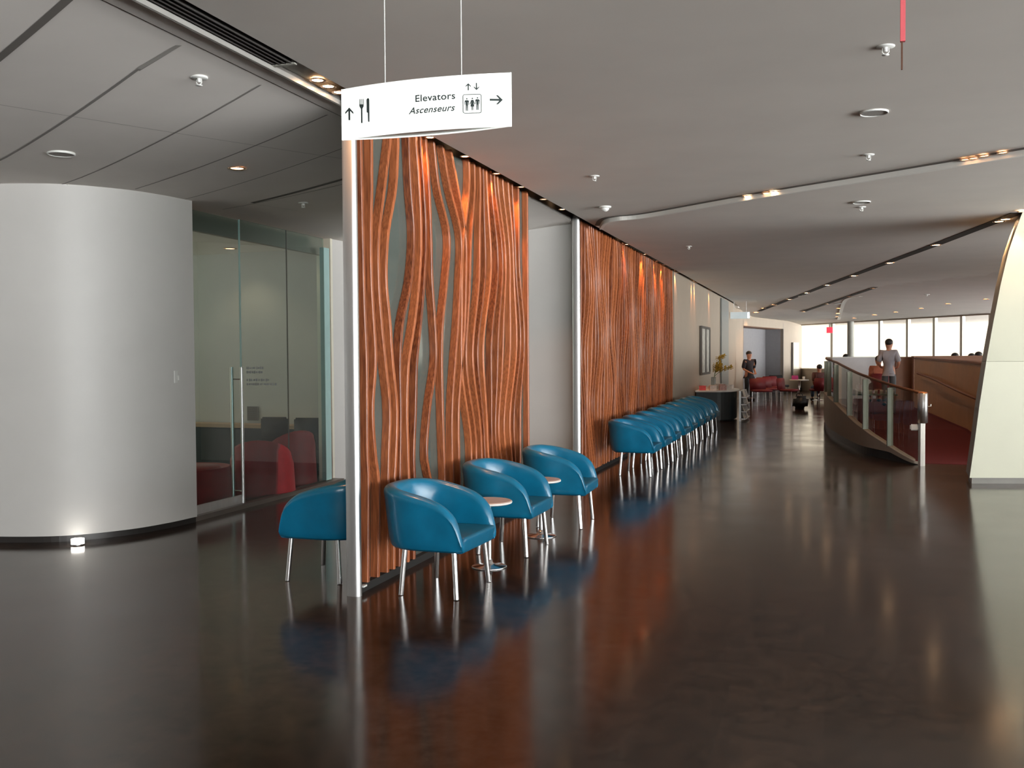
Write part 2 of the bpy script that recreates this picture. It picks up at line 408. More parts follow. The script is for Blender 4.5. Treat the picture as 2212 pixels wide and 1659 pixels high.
# white wall right of the glass and the wall seen in the gap between the screens
wallseg('wall_return', (-6.19, 11.46), (-6.10, 12.45), 0, 3.3, M_wall, .16)
wallseg('wall_gap', (-6.25, 12.55), (-3.16, 12.55), 0, 3.45, M_wall, .12)
bm = bmesh.new(); ribbon(bm, [(-6.17, 11.40), (-6.172, 11.46)], 0, 3.2, .2); ribbon(bm, [(-6.17, 11.40), (-6.24, 11.40)], 0, 3.2, -.03)
struct(link('trim_3', bm, M_frame))
bm = bmesh.new(); bx(bm, (-4.7, 12.53, .05), (3.1, .03, .1)); struct(link('baseboard_gap', bm, M_base))
# header and threshold of the glass room
bm = bmesh.new(); bx(bm, (-6.32, 9.85, 3.10), (.06, 3.3, .25)); struct(link('trim_4', bm, mat('header', (.30, .25, .20), .6, noise=.04)))
bm = bmesh.new(); bx(bm, (-6.10, 9.8, .025), (.16, 3.25, .05)); struct(link('trim_5', bm, mat('threshold', (.17, .14, .12), .35, metal=.3, noise=.05)))
# long wall beyond the second screen; it bends to the far window
lw = [(WX - .02, 20.7), (WX - .02, 28.6), (WX - .02, 35.6), (-2.62, 37.3)]
bm = bmesh.new(); ribbon(bm, lw[:3], 0, 3.46, .12); ribbon(bm, [(WX - .02, 35.6), (-2.98, 36.0)], 0, 3.4, .12); struct(link('wall_long', bm, M_warmwall))
bm = bmesh.new(); ribbon(bm, [(-3.17, 12.75), (-3.17, 20.8)], 0, 3.46, .1); struct(link('wall_behind_screen', bm, M_warmwall))
# wall with the recess
FA = Vector((-2.98, 36.0)); FB = Vector((-1.05, 45.55))
fd = (FB - FA).normalized()
def fp(t): return FA + fd * t
def fpx(px):                     # distance along far wall for an image column
    r = ray(px, 800); d = Vector((r.x, r.y)); # solve CAM + s*d = FA + t*fd
    det = d.x * (-fd.y) + fd.x * d.y
    s = (FA.x * (-fd.y) + fd.x * FA.y) / det
    return (Vector((d.x * s, d.y * s)) - FA).dot(fd)
t0, t1 = fpx(1606), fpx(1692)
L = (FB - FA).length
def px2(t): p = fp(t); return (p.x, p.y)
bm = bmesh.new(); ribbon(bm, [px2(0), px2(t0)], 0, 3.4, .12); ribbon(bm, [px2(t1), px2(L)], 0, 3.4, .12); ribbon(bm, [px2(t0), px2(t1)], 2.68, 3.4, .12)
struct(link('wall_far', bm, M_warmwall))
fn = Vector((-fd.y, fd.x))
bm = bmesh.new(); ribbon(bm, [tuple(fp(t0) + fn * .75), tuple(fp(t1) + fn * .75)], 0, 2.9, .05)
ribbon(bm, [tuple(fp(t0)), tuple(fp(t0) + fn * .8)], 0, 2.9, .05); ribbon(bm, [tuple(fp(t1)), tuple(fp(t1) + fn * .8)], 0, 2.9, -.05)
ribbon(bm, [tuple(fp(t0) + fn * .1), tuple(fp(t1) + fn * .1)], 2.66, 2.75, .7, mi=1)
struct(link('door_1', bm, [M_door, M_brown]))
bm = bmesh.new(); ribbon(bm, [px2(t1 + .05), px2(L)], 0, .12, -.02); ribbon(bm, [px2(0), px2(t0)], 0, .12, -.02); struct(link('baseboard_far', bm, M_base))

# window walls: far diagonal, right side, behind the camera
def window_wall(idx, p, q, z_sill, z_top, posts, zwall, portal_flip=False, fm=M_frame, colt=None, depth=.12):
    p, q = Vector(p), Vector(q); d = (q - p); Lw = d.length; d.normalize(); n = Vector((-d.y, d.x))
    ang = math.atan2(d.y, d.x)
    fr = empty('window_%d' % idx, (p.x, p.y, 0), ang); struct(fr)
    bm = bmesh.new()
    bx(bm, (Lw / 2, 0, z_sill / 2), (Lw, .2, z_sill)); bx(bm, (Lw / 2, 0, (z_top + zwall) / 2), (Lw, .2, zwall - z_top))
    link('wall_panel', bm, M_warmwall, fr)
    bm = bmesh.new(); bx(bm, (Lw / 2, 0, z_sill + .02), (Lw, .26, .04)); link('sill', bm, fm, fr)
    for t, w_ in posts:
        bm = bmesh.new(); bx(bm, (t, 0, (z_sill + z_top) / 2), (w_, depth, z_top - z_sill)); link('mullion', bm, fm, fr)
    bm = bmesh.new(); bx(bm, (Lw / 2, 0, (z_sill + z_top) / 2), (Lw, .01, z_top - z_sill)); link('pane', bm, M_winglass, fr)
    c = p + d * Lw / 2
    return fr, c, ang, Lw
def tpx(px):
    r = ray(px, 740); d = Vector((r.x, r.y)); det = d.x * (-WDIR.y) + WDIR.x * d.y
    s = (WA.x * (-WDIR.y) + WDIR.x * WA.y) / det
    return (Vector((d.x * s, d.y * s)) - WA).dot(WDIR)
fposts = [(tpx(x), w_) for x, w_ in ((1799, .16), (1902, .12), (1962, .12), (2020, .12), (2079, .12), (2141, .12), (2202, .12))]
LT = (WEND - WA).length
k = fposts[-1][0]
while k < LT - 2: k += 2.0; fposts.append((k, .12))
window_wall(1, WA, WEND, .95, 2.90, fposts, 3.3)
window_wall(2, (12, 15), (12, -18), .4, 3.1, [(i * 2.1, .1) for i in range(1, 16)], 3.45)
wallseg('wall_right', (12, WEND.y), (12, 15), 0, 3.45, M_warmwall, .12)  # unseen stretch kept solid to cut daylight on the far area
window_wall(3, (12, -18), (4, -18), .4, 3.1, [(i * 2.1, .1) for i in range(1, 4)], 3.45)
wallseg('wall_behind', (4, -18), (-12, -18), 0, 3.5, M_wall, .12)
window_wall(4, (-12.1, 7), (-12.1, 15.4), .4, 3.0, [(i * 2.1, .1) for i in range(1, 4)], 3.4)  # unseen window, added to brighten the glass room
portal('added_window_portal', (-12.3, 11.2, 1.7), (PI / 2, 0, -PI / 2), 8.4, 2.6)
wallseg('wall_side', (-12.1, -18), (-12.1, 7), 0, 3.6, M_wall, .12)
mid = (WA + WEND) / 2
portal('daylight_far', (mid.x - WN.x * .3, mid.y - WN.y * .3, 1.93), (PI / 2, 0, math.atan2(WN.y, WN.x) - PI / 2), LT, 2.0)
portal('daylight_right', (12.2, -1.5, 1.75), (PI / 2, 0, PI / 2), 33, 2.7)
portal('daylight_behind', (8, -18.2, 1.75), (PI / 2, 0, 0), 8, 2.7)
# grey column in front of the far window
cpt = WA + WDIR * tpx(1849) + WN * .25
bm = bmesh.new(); lathe(bm, [(.13, .3), (.13, 3.05)], 24, (cpt.x, cpt.y, 0)); tag(link('column', bm, M_colm, smooth=True), 'grey round column standing in front of the bright far window', 'column')

# leaning white pillar at the right edge
def pillar():
    t = thing('pillar', 'large white leaning pillar with shade painted on its side at the right edge', 'pillar')
    B0 = Vector((1.715, 13.33, .0)); ang = math.radians(14)
    fx = Vector((math.cos(ang), math.sin(ang), 0)); dp = Vector((0.05, .74, 0))
    # left edge of the front face leans to the right with height, more at the top
    prof = [(0.075, 0), (.5, .055), (1.0, .115), (1.52, .19), (2.0, .27), (2.5, .36), (2.9, .45), (3.15, .53), (3.40, .62)]
    zsp = 1.535
    def pt(z, u, back):
        for (z0, o0), (z1, o1) in zip(prof[:-1], prof[1:]):
            if z <= z1 or z1 == prof[-1][0]:
                o_ = o0 + (o1 - o0) * (z - z0) / (z1 - z0); break
        wdt = 1.15
        p = B0 + fx * (o_ + u * wdt) + (dp if back else Vector((0, 0, 0))); p.z = z; return p
    def seg(zs, name, m_):
        bm = bmesh.new(); rows = []
        for z in zs: rows.append([bm.verts.new(pt(z, 0, 0)), bm.verts.new(pt(z, 1, 0)), bm.verts.new(pt(z, 1, 1)), bm.verts.new(pt(z, 0, 1))])
        for a, b in zip(rows[:-1], rows[1:]):
            for k in range(4):
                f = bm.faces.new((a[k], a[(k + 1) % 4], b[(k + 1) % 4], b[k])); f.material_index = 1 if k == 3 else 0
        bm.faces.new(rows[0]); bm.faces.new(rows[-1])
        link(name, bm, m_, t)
    seg([.075, .5, 1.0, zsp - .003], 'lower_shaft', [M_pillarlit, M_pillarshade])
    seg([zsp, 2.0, 2.5, 2.9, 3.15, 3.40], 'upper_shaft', [M_pillar, M_pillarshade])
    bm = bmesh.new()
    poly = [B0 + fx * .03 + Vector((0, .03, 0)), B0 + fx * 1.12 + Vector((0, .03, 0)), B0 + fx * 1.12 + dp - Vector((0, .03, 0)), B0 + fx * .03 + dp - Vector((0, .03, 0))]
    prism(bm, [(p.x, p.y) for p in poly], 0, .076); link('base', bm, mat('pillar_base', (.16, .15, .13), .4, noise=.05), t)
pillar()

# ------------------------------------------------------------------ wooden screens
ROWS = [305, 407, 508, 609, 698, 781, 883, 984, 1034]
def zx(X): return 720 + X / 3.95
TR = [  # centre x (in zoomed pixels) of each rib at the image rows above
 [210, 218, 228, 236, 248, 262, 265, 268, 278], [300, 302, 296, 302, 322, 337, 312, 335, 365],
 [462, 412, 365, 365, 388, 420, 460, 450, 445], [530, 508, 442, 428, 460, 482, 520, 512, 500],
 [622, 640, 668, 640, 568, 548, 555, 552, 548], [683, 712, 728, 710, 670, 620, 606, 615, 622],
 [722, 752, 770, 752, 724, 690, 680, 665, 672], [768, 795, 812, 822, 846, 856, 800, 775, 808],
 [835, 880, 968, 948, 912, 905, 912, 925, 932], [905, 975, 1070, 1064, 1045, 1020, 995, 995, 1000],
 [968, 1042, 1110, 1112, 1102, 1078, 1050, 1052, 1058]]
def rib(parent, ys_of_z, wdt=.036, dep=.062, xb=-3.132, ztop=3.42, zbot=.055):
    bm = bmesh.new(); n = 40; prev = None
    for k in range(n + 1):
        z = zbot + (ztop - zbot) * k / n
        y = ys_of_z(z); dy = (ys_of_z(z + .03) - ys_of_z(z - .03)) / .06
        hw = wdt / 2 * math.sqrt(1 + dy * dy) * .97
        r = [bm.verts.new(p) for p in ((xb, y - hw, z), (xb + dep - .006, y - hw, z), (xb + dep, y - hw + .006, z), (xb + dep, y + hw - .006, z), (xb + dep - .006, y + hw, z), (xb, y + hw, z))]
        if prev:
            for j in range(6): bm.faces.new((prev[j], prev[(j + 1) % 6], r[(j + 1) % 6], r[j]))
        else: bm.faces.new(r)
        prev = r
    bm.faces.new(prev)
    return smooth_angle(link('wood_rib', bm, M_wood, parent), 25)
def interp(pts):
    pts = sorted(pts)
    def f(z):
        if z <= pts[0][0]: return pts[0][1] + (z - pts[0][0]) * .04
        if z >= pts[-1][0]: return pts[-1][1]
        for i in range(len(pts) - 1):
            if z <= pts[i + 1][0]:
                z0, y0 = pts[i]; z1, y1 = pts[i + 1]
                m0 = (y1 - (pts[i - 1][1] if i else y0)) / (z1 - (pts[i - 1][0] if i else z0))
                m1 = ((pts[i + 2][1] if i + 2 < len(pts) else y1) - y0) / ((pts[i + 2][0] if i + 2 < len(pts) else z1) - z0)
                h_ = z1 - z0; t = (z - z0) / h_
                return (2 * t ** 3 - 3 * t * t + 1) * y0 + (t ** 3 - 2 * t * t + t) * h_ * m0 + (-2 * t ** 3 + 3 * t * t) * y1 + (t ** 3 - t * t) * h_ * m1
    return f
def screen(name, label, y0, y1, ribs, group):
    t = thing(name, label, 'screen', (WX, y0, 0), 0, group)
    off = Vector((WX, y0, 0))
    def add(o): o.location = o.location - off; return o
    for f in ribs: add(rib(t, f))
    bm = bmesh.new(); bx(bm, (-3.140, (y0 + y1) / 2 + .04, 1.74), (.012, y1 - y0 - .08, 3.36)); add(link('glass_panel', bm, M_screenglass, t))
    # rounded metal end post
    bm = bmesh.new(); prof = []
    for k in range(20):
        a = 2 * PI * k / 20; ca, sa = math.cos(a), math.sin(a)
        prof.append((-3.092 + .052 * math.copysign(abs(ca) ** .6, ca), y0 + .0 + .034 * math.copysign(abs(sa) ** .8, sa)))
    prism(bm, prof, 0, 3.45); o = add(link('end_post', bm, M_steel, t)); smooth_angle(o, 40)
    bm = bmesh.new(); bx(bm, (-3.10, (y0 + y1) / 2 + .03, .028), (.05, y1 - y0 - .1, .056)); add(link('floor_channel', bm, M_dark, t))
    bm = bmesh.new(); bx(bm, (-3.085, y0 + .085, .05), (.07, .05, .012)); link('foot_cap', bm, M_white, o)
    return t
ribs = []
for tr in TR:
    pts = []
    for X, py in zip(tr, ROWS):
        p = at_x(zx(X), py, -3.10); pts.append((p.z, p.y))
    if tr is TR[0]: pts = [(z, max(y, 6.075)) for z, y in pts]
    ribs.append(interp(pts))
base_f = ribs[-1]
def disp(y, z, s=0):
    return .11 * math.sin(2 * PI * (z / 2.6 + y * .33 + s)) + .035 * math.sin(2 * PI * (z / 1.25 - y * .5 + s * 2.3))
y = 8.16; i = 0
while y < 10.0:
    edge = min(1, (10.08 - y) / .3)
    ribs.append((lambda y_, e_: (lambda z: y_ + disp(y_, z, .3) * e_))(y, edge))
    y += .115 + .075 * (.5 + .5 * math.sin(i * 1.9)); i += 1
ribs.append(lambda z: 10.09)
screen('wood_screen', 'nearer screen of wavy cherry wood ribs on glass, under the hanging elevator sign', 6.0, 10.13, ribs, 'wavy wooden screens along the corridor')
ribs = []; y = 12.5; i = 0
while y < 20.5:
    e_ = min(1, (y - 12.4) / .3, (20.6 - y) / .3)
    ribs.append((lambda y_, e2: (lambda z: y_ + disp(y_ * 1.3, z, .7) * 1.15 * e2))(y, e_))
    y += .11 + .075 * (.5 + .5 * math.sin(i * 2.3)); i += 1
screen('wood_screen', 'farther screen of wavy cherry wood ribs behind the long row of blue chairs', 12.3, 20.62, ribs, 'wavy wooden screens along the corridor')

# ------------------------------------------------------------------ blue tub chairs
def tub_chair():
    t = thing('tub_chair', '', 'chair', group='blue leather tub chairs')
    xs_, zs_ = [-.40, -.30, -.165, 0, .10, .17, .225, .258, .27], [.755, .75, .728, .69, .655, .61, .545, .455, .36]
    def Hx(x):
        if x <= xs_[0]: return zs_[0]
        for k in range(len(xs_) - 1):
            if x <= xs_[k + 1]: return zs_[k] + (zs_[k + 1] - zs_[k]) * (x - xs_[k]) / (xs_[k + 1] - xs_[k])
        return zs_[-1]
    # plan path of the shell centre line: front of one arm, round the back, front of the other
    path = []
    for k in range(9): path.append((.27 - k * .0425, -.295 - .012 * math.sin(k / 8 * PI / 2)))
    n = 26
    for k in range(1, n):
        a = -PI / 2 - PI * k / n
        ca, sa = math.cos(a), math.sin(a)
        path.append((-.07 + .285 * math.copysign(abs(ca) ** .8, ca), .307 * math.copysign(abs(sa) ** .8, sa)))
    for k in range(8, -1, -1): path.append((.27 - k * .0425, .295 + .012 * math.sin(k / 8 * PI / 2)))
    bm = bmesh.new(); prev = None; N = len(path); zb = .315
    for i in range(N):
        p = Vector((*path[i], 0)); q0 = Vector((*path[max(i - 1, 0)], 0)); q1 = Vector((*path[min(i + 1, N - 1)], 0))
        tg = (q1 - q0).normalized(); out = Vector((tg.y, -tg.x, 0))
        if out.dot(p - Vector((-.03, 0, 0))) < 0: out = -out
        h_ = Hx(p.x); th = .046 + .004 * (p.x < 0)
        endf = min(i, N - 1 - i)
        if endf == 0: th *= .45
        elif endf == 1: th *= .85
        back = max(0, -p.x) / .36
        prof = []
        hh = h_ - zb
        prof.append((-.2 * th, zb)); prof.append((th * .55 - .05, zb)); prof.append((th - .035, zb + .012)); prof.append((th - .026, zb + .05 * min(1, hh * 5)))
        for f_ in (.35, .6, .8): prof.append((th - .026 + .030 * f_ + .012 * back * f_, zb + hh * f_))
        for a in range(0, 7):
            an = PI * a / 6
            prof.append((.004 + th * math.cos(an) + .012 * back, h_ - .045 + .045 * math.sin(an)))
        prof.append((-th - .0, zb + hh * .7)); prof.append((-th, zb + hh * .35 + .02)); prof.append((-th, zb + .01))
        r = [bm.verts.new(p + out * a + Vector((0, 0, b))) for a, b in prof]
        if prev:
            for j in range(len(r)): bm.faces.new((prev[j], prev[(j + 1) % len(r)], r[(j + 1) % len(r)], r[j]))
        else: bm.faces.new(r)
        prev = r
    bm.faces.new(prev)
    o = link('shell', bm, M_blue, t, smooth=True)
    sub = o.modifiers.new('sub', 'SUBSURF'); sub.levels = 1; sub.render_levels = 1
    # seat cushion with rounded front
    bm = bmesh.new(); bx(bm, (-.01, 0, .365), (.58, .555, .115))
    for v in bm.verts:
        if v.co.x < 0: v.co.y *= .82
        if v.co.x > 0 and v.co.z < .34: v.co.x -= .03
    bmesh.ops.bevel(bm, geom=bm.edges[:], offset=.03, segments=4, profile=.6, affect='EDGES')
    for v in bm.verts:
        v.co.z += .012 * (1 - (v.co.y / .28) ** 2) * (v.co.z > .38)
        v.co.x += .012 * (1 - (v.co.y / .28) ** 2) * (v.co.x > .2)
    link('seat', bm, M_blueseat, t, smooth=True)
    for sx in (-1, 1):
        for sy in (-1, 1):
            bm = bmesh.new()
            tube(bm, [(sx * .21 + .0, sy * .285, 0.004), (sx * .185, sy * .262, .33)], .0185, 16)
            bmesh.ops.create_circle(bm, cap_ends=True, radius=.018, segments=16, matrix=Matrix.Translation((sx * .21, sy * .285, .002)))
            link('leg', bm, M_chrome, t, smooth=False)
            smooth_angle(t.children[-1] if t.children else kids(t)[-1], 40)
    return t
ch0 = tub_chair()
ch0.location = (-2.565, 6.375, 0); ch0.rotation_euler = (0, 0, math.radians(-3))
ch0['label'] = 'nearest blue leather tub chair, standing against the right face of the wood screen'
dup(ch0, (-2.53, 7.83, 0), math.radians(-1), 'middle one of the three blue tub chairs along the nearer wood screen')
dup(ch0, (-2.43, 9.2, 0), math.radians(2), 'blue tub chair at the far end of the nearer wood screen, before the gap')
dup(ch0, (-3.57, 6.55, 0), math.radians(182), 'blue tub chair on the left of the screen end post, facing the glass room')
ordn = ['nearest chair of the long row of blue tub chairs by the farther wood screen', 'second blue tub chair from the camera in the long row by the farther screen',
        'third blue tub chair from the camera in the long row by the farther screen', 'fourth blue tub chair from the camera in the long row by the farther screen',
        'fifth blue tub chair in the long row, midway along the farther screen', 'sixth blue tub chair from the camera in the long row by the farther screen',
        'third from last blue tub chair in the long row towards the leaflet counter', 'last but one blue tub chair before the dark leaflet counter',
        'last blue tub chair of the long row, beside the dark leaflet counter']
yy = [13.3, 14.25, 15.25, 16.35, 17.3, 18.25, 19.2, 20.1, 21.0]
for l_, y_ in zip(ordn, yy):
    dup(ch0, (-2.46, y_, 0), math.radians(random.uniform(-2, 2)), l_)

# small round side tables
def side_table():
    t = thing('side_table', '', 'table', group='round side tables between the tub chairs')
    bm = bmesh.new(); lathe(bm, [(0, .498), (.17, .498), (.182, .505), (.182, .516), (.176, .522), (0, .522)], 40); o = link('table_top', bm, [M_tabletop], t); smooth_angle(o)
    bm = bmesh.new(); lathe(bm, [(.1825, .503), (.1845, .505), (.1845, .515), (.1825, .517), (.1825, .503)], 40); link('edge_band', bm, M_white, o, True)
    bm = bmesh.new(); tube(bm, [(0, 0, .01), (0, 0, .5)], .02, 18); smooth_angle(link('column', bm, M_chrome, t))
    bm = bmesh.new(); lathe(bm, [(0, 0), (.135, 0), (.14, .004), (.13, .010), (.05, .018), (.028, .035), (.024, .06), (0, .06)], 40); link('base', bm, M_chrome, t, True)
    return t
st = side_table(); st.location = (-2.50, 7.12, 0); st['label'] = 'small round side table between the nearest and middle blue chairs'
dup(st, (-2.47, 8.47, 0), 0, 'small round side table mostly hidden between the middle and third blue chairs')

# ------------------------------------------------------------------ hanging sign
def hanging_sign():
    L_, R_ = Vector((-2.103, 4.01, 0)), Vector((-1.291, 4.01, 0)); z0, z1 = 2.634, 2.864; wd_ = (R_ - L_).length; b_ = .045
    t = thing('hanging_sign', 'white backlit elevator and restaurant sign hanging in front of the wood screen', 'sign', (-1.697, 4.01, z0))
    off = Vector((-1.697, 4.01, z0))
    def fy(u, side=-1): return side * b_ * 4 * u * (1 - u)
    for side, nm in ((-1, 'front_face'), (1, 'rear_face')):
        bm = bmesh.new(); prev = None
        for k in range(33):
            u = k / 32; p = L_.lerp(R_, u) + Vector((0, fy(u, side), 0)) - off
            r = [bm.verts.new((p.x, p.y, 0)), bm.verts.new((p.x, p.y, z1 - z0)), bm.verts.new((p.x, p.y * .9 if 0 < k < 32 else p.y, z1 - z0)), bm.verts.new((p.x, p.y * .9 if 0 < k < 32 else p.y, 0))]
            r[2].co.y = p.y - side * .003; r[3].co.y = p.y - side * .003
            if prev:
                for j in range(4): bm.faces.new((prev[j], r[j], r[(j + 1) % 4], prev[(j + 1) % 4]))
            prev = r
        link(nm, bm, M_signface, t, smooth=False)
    for z_, nm in ((.006, 'bottom_cap'), (z1 - z0 - .008, 'top_cap')):
        bm = bmesh.new(); pts = [(L_.lerp(R_, k / 24) + Vector((0, fy(k / 24, -1) + .003, 0)) - off) for k in range(25)] + [(L_.lerp(R_, k / 24) + Vector((0, fy(k / 24, 1) - .003, 0)) - off) for k in range(23, 0, -1)]
        prism(bm, [(p.x, p.y) for p in pts], z_, z_ + .004); link(nm, bm, M_signside, t)
    def uv(X, Y):
        u = (X - 90) / 1985.0; u += .022 * 4 * u * (1 - u); top = 300 - 203 * u - 34 * 4 * u * (1 - u); bot = 880 - 165 * u - 8 * 4 * u * (1 - u)
        return u, (Y - top) / (bot - top)
    def P(u, v, d=.0012):
        p = L_.lerp(R_, u) + Vector((0, fy(u, -1) - d, 0)) - off; p.z = (1 - v) * (z1 - z0); return p
    def poly(bm, pts):
        # triangulate flat then place on the curved face
        vs = [bm.verts.new((x, y, 0)) for x, y in pts]; f = bm.faces.new(vs)
        return vs
    def mark(name, polys):
        bm = bmesh.new()
        for pts in polys: poly(bm, pts)
        bm.normal_update(); bmesh.ops.triangulate(bm, faces=bm.faces[:])
        for v in bm.verts: v.co = P(*uv(v.co.x, v.co.y))
        link(name, bm, M_signink, t)
    def arrow(cx, cy, s, ang, thick=.16):
        pts = [(0, -1), (.72, -.25), (.72, .05), (.16, -.45), (.16, 1), (-.16, 1), (-.16, -.45), (-.72, .05), (-.72, -.25)]
        ca, sa = math.cos(ang), math.sin(ang)
        return [(cx + s * (x * ca - y * sa), cy + s * (x * sa + y * ca)) for x, y in pts]
    def circ(cx, cy, rx, ry, n=14): return [(cx + rx * math.cos(2 * PI * k / n), cy + ry * math.sin(2 * PI * k / n)) for k in range(n)]
    mark('arrow_mark', [arrow(187, 578, 73, 0)]); mark('arrow_mark', [arrow(1590, 264, 42, 0)]); mark('arrow_mark', [arrow(1683, 260, 42, PI)]); mark('arrow_mark', [arrow(1905, 413, 74, PI / 2)])
    fk = [[(314, 408), (322, 408), (322, 470), (314, 470)], [(330, 406), (337, 406), (337, 470), (330, 470)], [(345, 406), (352, 406), (352, 470), (345, 470)], [(361, 405), (369, 405), (369, 470), (361, 470)],
          [(314, 468), (369, 468), (368, 492), (356, 512), (352, 520), (352, 682), (343, 688), (333, 682), (333, 520), (328, 512), (315, 492)]]
    mark('fork_mark', fk)
    mark('knife_mark', [[(403, 415), (412, 400), (425, 396), (436, 405), (438, 420), (438, 668), (430, 675), (420, 668), (418, 568), (404, 562)]])
    def ring(x0, y0, x1, y1, r, w_):
        def rr(a0, b0, a1, b1, r_):
            o_ = []
            for cx, cy, s in ((a1 - r_, b0 + r_, -PI / 2), (a1 - r_, b1 - r_, 0), (a0 + r_, b1 - r_, PI / 2), (a0 + r_, b0 + r_, PI)):
                for k in range(5): a = s + PI / 2 * k / 4; o_.append((cx + r_ * math.cos(a), cy + r_ * math.sin(a)))
            return o_
        A_, B_ = rr(x0, y0, x1, y1, r), rr(x0 + w_, y0 + w_, x1 - w_, y1 - w_, r - w_)
        return [[A_[k], A_[(k + 1) % 20], B_[(k + 1) % 20], B_[k]] for k in range(20)]
    mark('frame_mark', [[(x, y - (x - 1632) * .03) for x, y in q] for q in ring(1525, 348, 1740, 574, 26, 8)])
    def man(cx, cy):
        return [circ(cx, cy - 66, 8, 9), [(cx - 16, cy - 50), (cx + 16, cy - 50), (cx + 25, cy - 38), (cx + 26, cy + 8), (cx + 19, cy + 8), (cx + 17, cy - 28), (cx + 13, cy - 28), (cx + 12, cy + 76), (cx + 3, cy + 76), (cx + 1, cy + 12), (cx - 1, cy + 12), (cx - 3, cy + 76), (cx - 12, cy + 76), (cx - 13, cy - 28), (cx - 17, cy - 28), (cx - 19, cy + 8), (cx - 26, cy + 8), (cx - 25, cy - 38)]]
    def woman(cx, cy):
        return [circ(cx, cy - 66, 8, 9), [(cx - 13, cy - 50), (cx + 13, cy - 50), (cx + 30, cy + 0), (cx + 23, cy + 4), (cx + 11, cy - 26), (cx + 23, cy + 28), (cx + 10, cy + 28), (cx + 9, cy + 72), (cx + 2, cy + 72), (cx + 1, cy + 28), (cx - 1, cy + 28), (cx - 2, cy + 72), (cx - 9, cy + 72), (cx - 10, cy + 28), (cx - 23, cy + 28), (cx - 11, cy - 26), (cx - 23, cy + 4), (cx - 30, cy + 0)]]
    mark('people_mark', man(1573, 470) + woman(1635, 466) + man(1693, 458))
    def text(name, s, u0, u1, v_base, cap, shear):
        cu = bpy.data.curves.new(name, 'FONT'); cu.body = s; cu.shear = shear; cu.size = 1; cu.offset = .016; cu.space_character = 1.06
        to = bpy.data.objects.new(name, cu); COL.objects.link(to)
        dg = bpy.context.evaluated_depsgraph_get(); me = bpy.data.meshes.new_from_object(to.evaluated_get(dg))
        bpy.data.objects.remove(to)
        bm = bmesh.new(); bm.from_mesh(me)
        x0 = min(v.co.x for v in bm.verts); x1 = max(v.co.x for v in bm.verts); ymax = max(v.co.y for v in bm.verts)
        for v in bm.verts:
            u = u0 + (u1 - u0) * (v.co.x - x0) / (x1 - x0); v.co = P(u, v_base - cap * v.co.y / ymax)
        link(name, bm, M_signink, t)
    text('lettering', 'Elevators', .473, .700, .436, .128, 0)
    text('lettering', 'Ascenseurs', .432, .699, .656, .122, .32)
    for px in (832, 997):
        p = at_y(px, 170, 4.01) - off
        bm = bmesh.new(); tube(bm, [(p.x, 0, z1 - z0 - .01), (p.x, 0, ZC - z0)], .0024, 8); link('suspension_cable', bm, M_white, t)
hanging_sign()
# small sign far down the wall
t = thing('hanging_sign', 'small white glowing sign hanging far down the long wall', 'sign', (-2.72, 33.0, 2.80))
bm = bmesh.new(); bx(bm, (0, 0, .12), (.62, .12, .22)); link('sign_box', bm, mat('pale_sign_box', (.6, .65, .66), .4, noise=.03, emit=(.8, .95, 1), estr=.25), t)
bm = bmesh.new(); bx(bm, (.27, -.065, .12), (.05, .01, .18)); link('lit_edge', bm, mat('lit_edge', (.9, .9, .9), .4, emit=(.95, 1, 1), estr=1.6), t)
for s in (-.2, .2):
    bm = bmesh.new(); tube(bm, [(s, 0, .22), (s, 0, .59)], .005, 8); link('suspension_cable', bm, M_steel, t)

# ------------------------------------------------------------------ ceiling fixtures
def sprinkler(px, py, label, r=.045, left=False, grp='ceiling sprinklers'):
    p = on_ceil(px, py, left); t = thing('sprinkler', label, 'sprinkler', p, 0, grp)
    bm = bmesh.new(); lathe(bm, [(0, .004), (r, .004), (r, -.004), (r * .9, -.008), (0, -.008)], 24); link('cover_plate', bm, M_white, t, True)
    bm = bmesh.new(); lathe(bm, [(.012, -.005), (.012, -.03), (0, -.03)], 12); tube(bm, [(-.016, 0, -.01), (-.018, 0, -.035), (0, 0, -.048)], .003, 6); tube(bm, [(.016, 0, -.01), (.018, 0, -.035), (0, 0, -.048)], .003, 6)
    lathe(bm, [(0, -.046), (.02, -.047), (.02, -.050), (0, -.051)], 14); link('sprinkler_head', bm, M_white, t, True)
sprinkler(430, 167, 'ceiling sprinkler with white plate on the tiled left ceiling, nearest one', .052, True)
sprinkler(655, 438, 'small ceiling sprinkler above the glass room, beside the dark ceiling slot', .05, True)
sprinkler(1913, 100, 'ceiling sprinkler beside the hanging red strip at the upper right', .05)
sprinkler(1876, 334, 'ceiling sprinkler just above the long pale ceiling cove line', .05)
sprinkler(1284, 380, 'ceiling sprinkler above the smoke detector, right of the wood screens', .05)
sprinkler(1861, 447, 'ceiling sprinkler hanging below the round ceiling speaker under the cove line', .05)
sprinkler(1488, 532, 'small ceiling sprinkler over the corridor beside the farther wood screen', .05)
sprinkler(2003, 636, 'ceiling sprinkler over the ramp, left of the leaning pillar', .07)
def speaker(px, py, label, r, left=False):
    p = on_ceil(px, py, left); t = thing('ceiling_speaker', label, 'speaker', p, 0, 'round ceiling speakers')
    bm = bmesh.new(); lathe(bm, [(0, .004), (r, .004), (r, -.010), (r * .93, -.014), (r * .9, -.008)], 40); link('rim', bm, M_white, t, True)
    bm = bmesh.new(); lathe(bm, [(r * .9, -.008), (0, -.010)], 40); link('grille', bm, mat('speaker_grille', (.42, .39, .36), .8, noise=.1, nscale=90), t, True)
speaker(132, 331, 'round flush speaker in the tiled ceiling above the curved white wall', .10, True)
speaker(1888, 242, 'large round ceiling speaker near the top right, under the hanging red strip', .10)
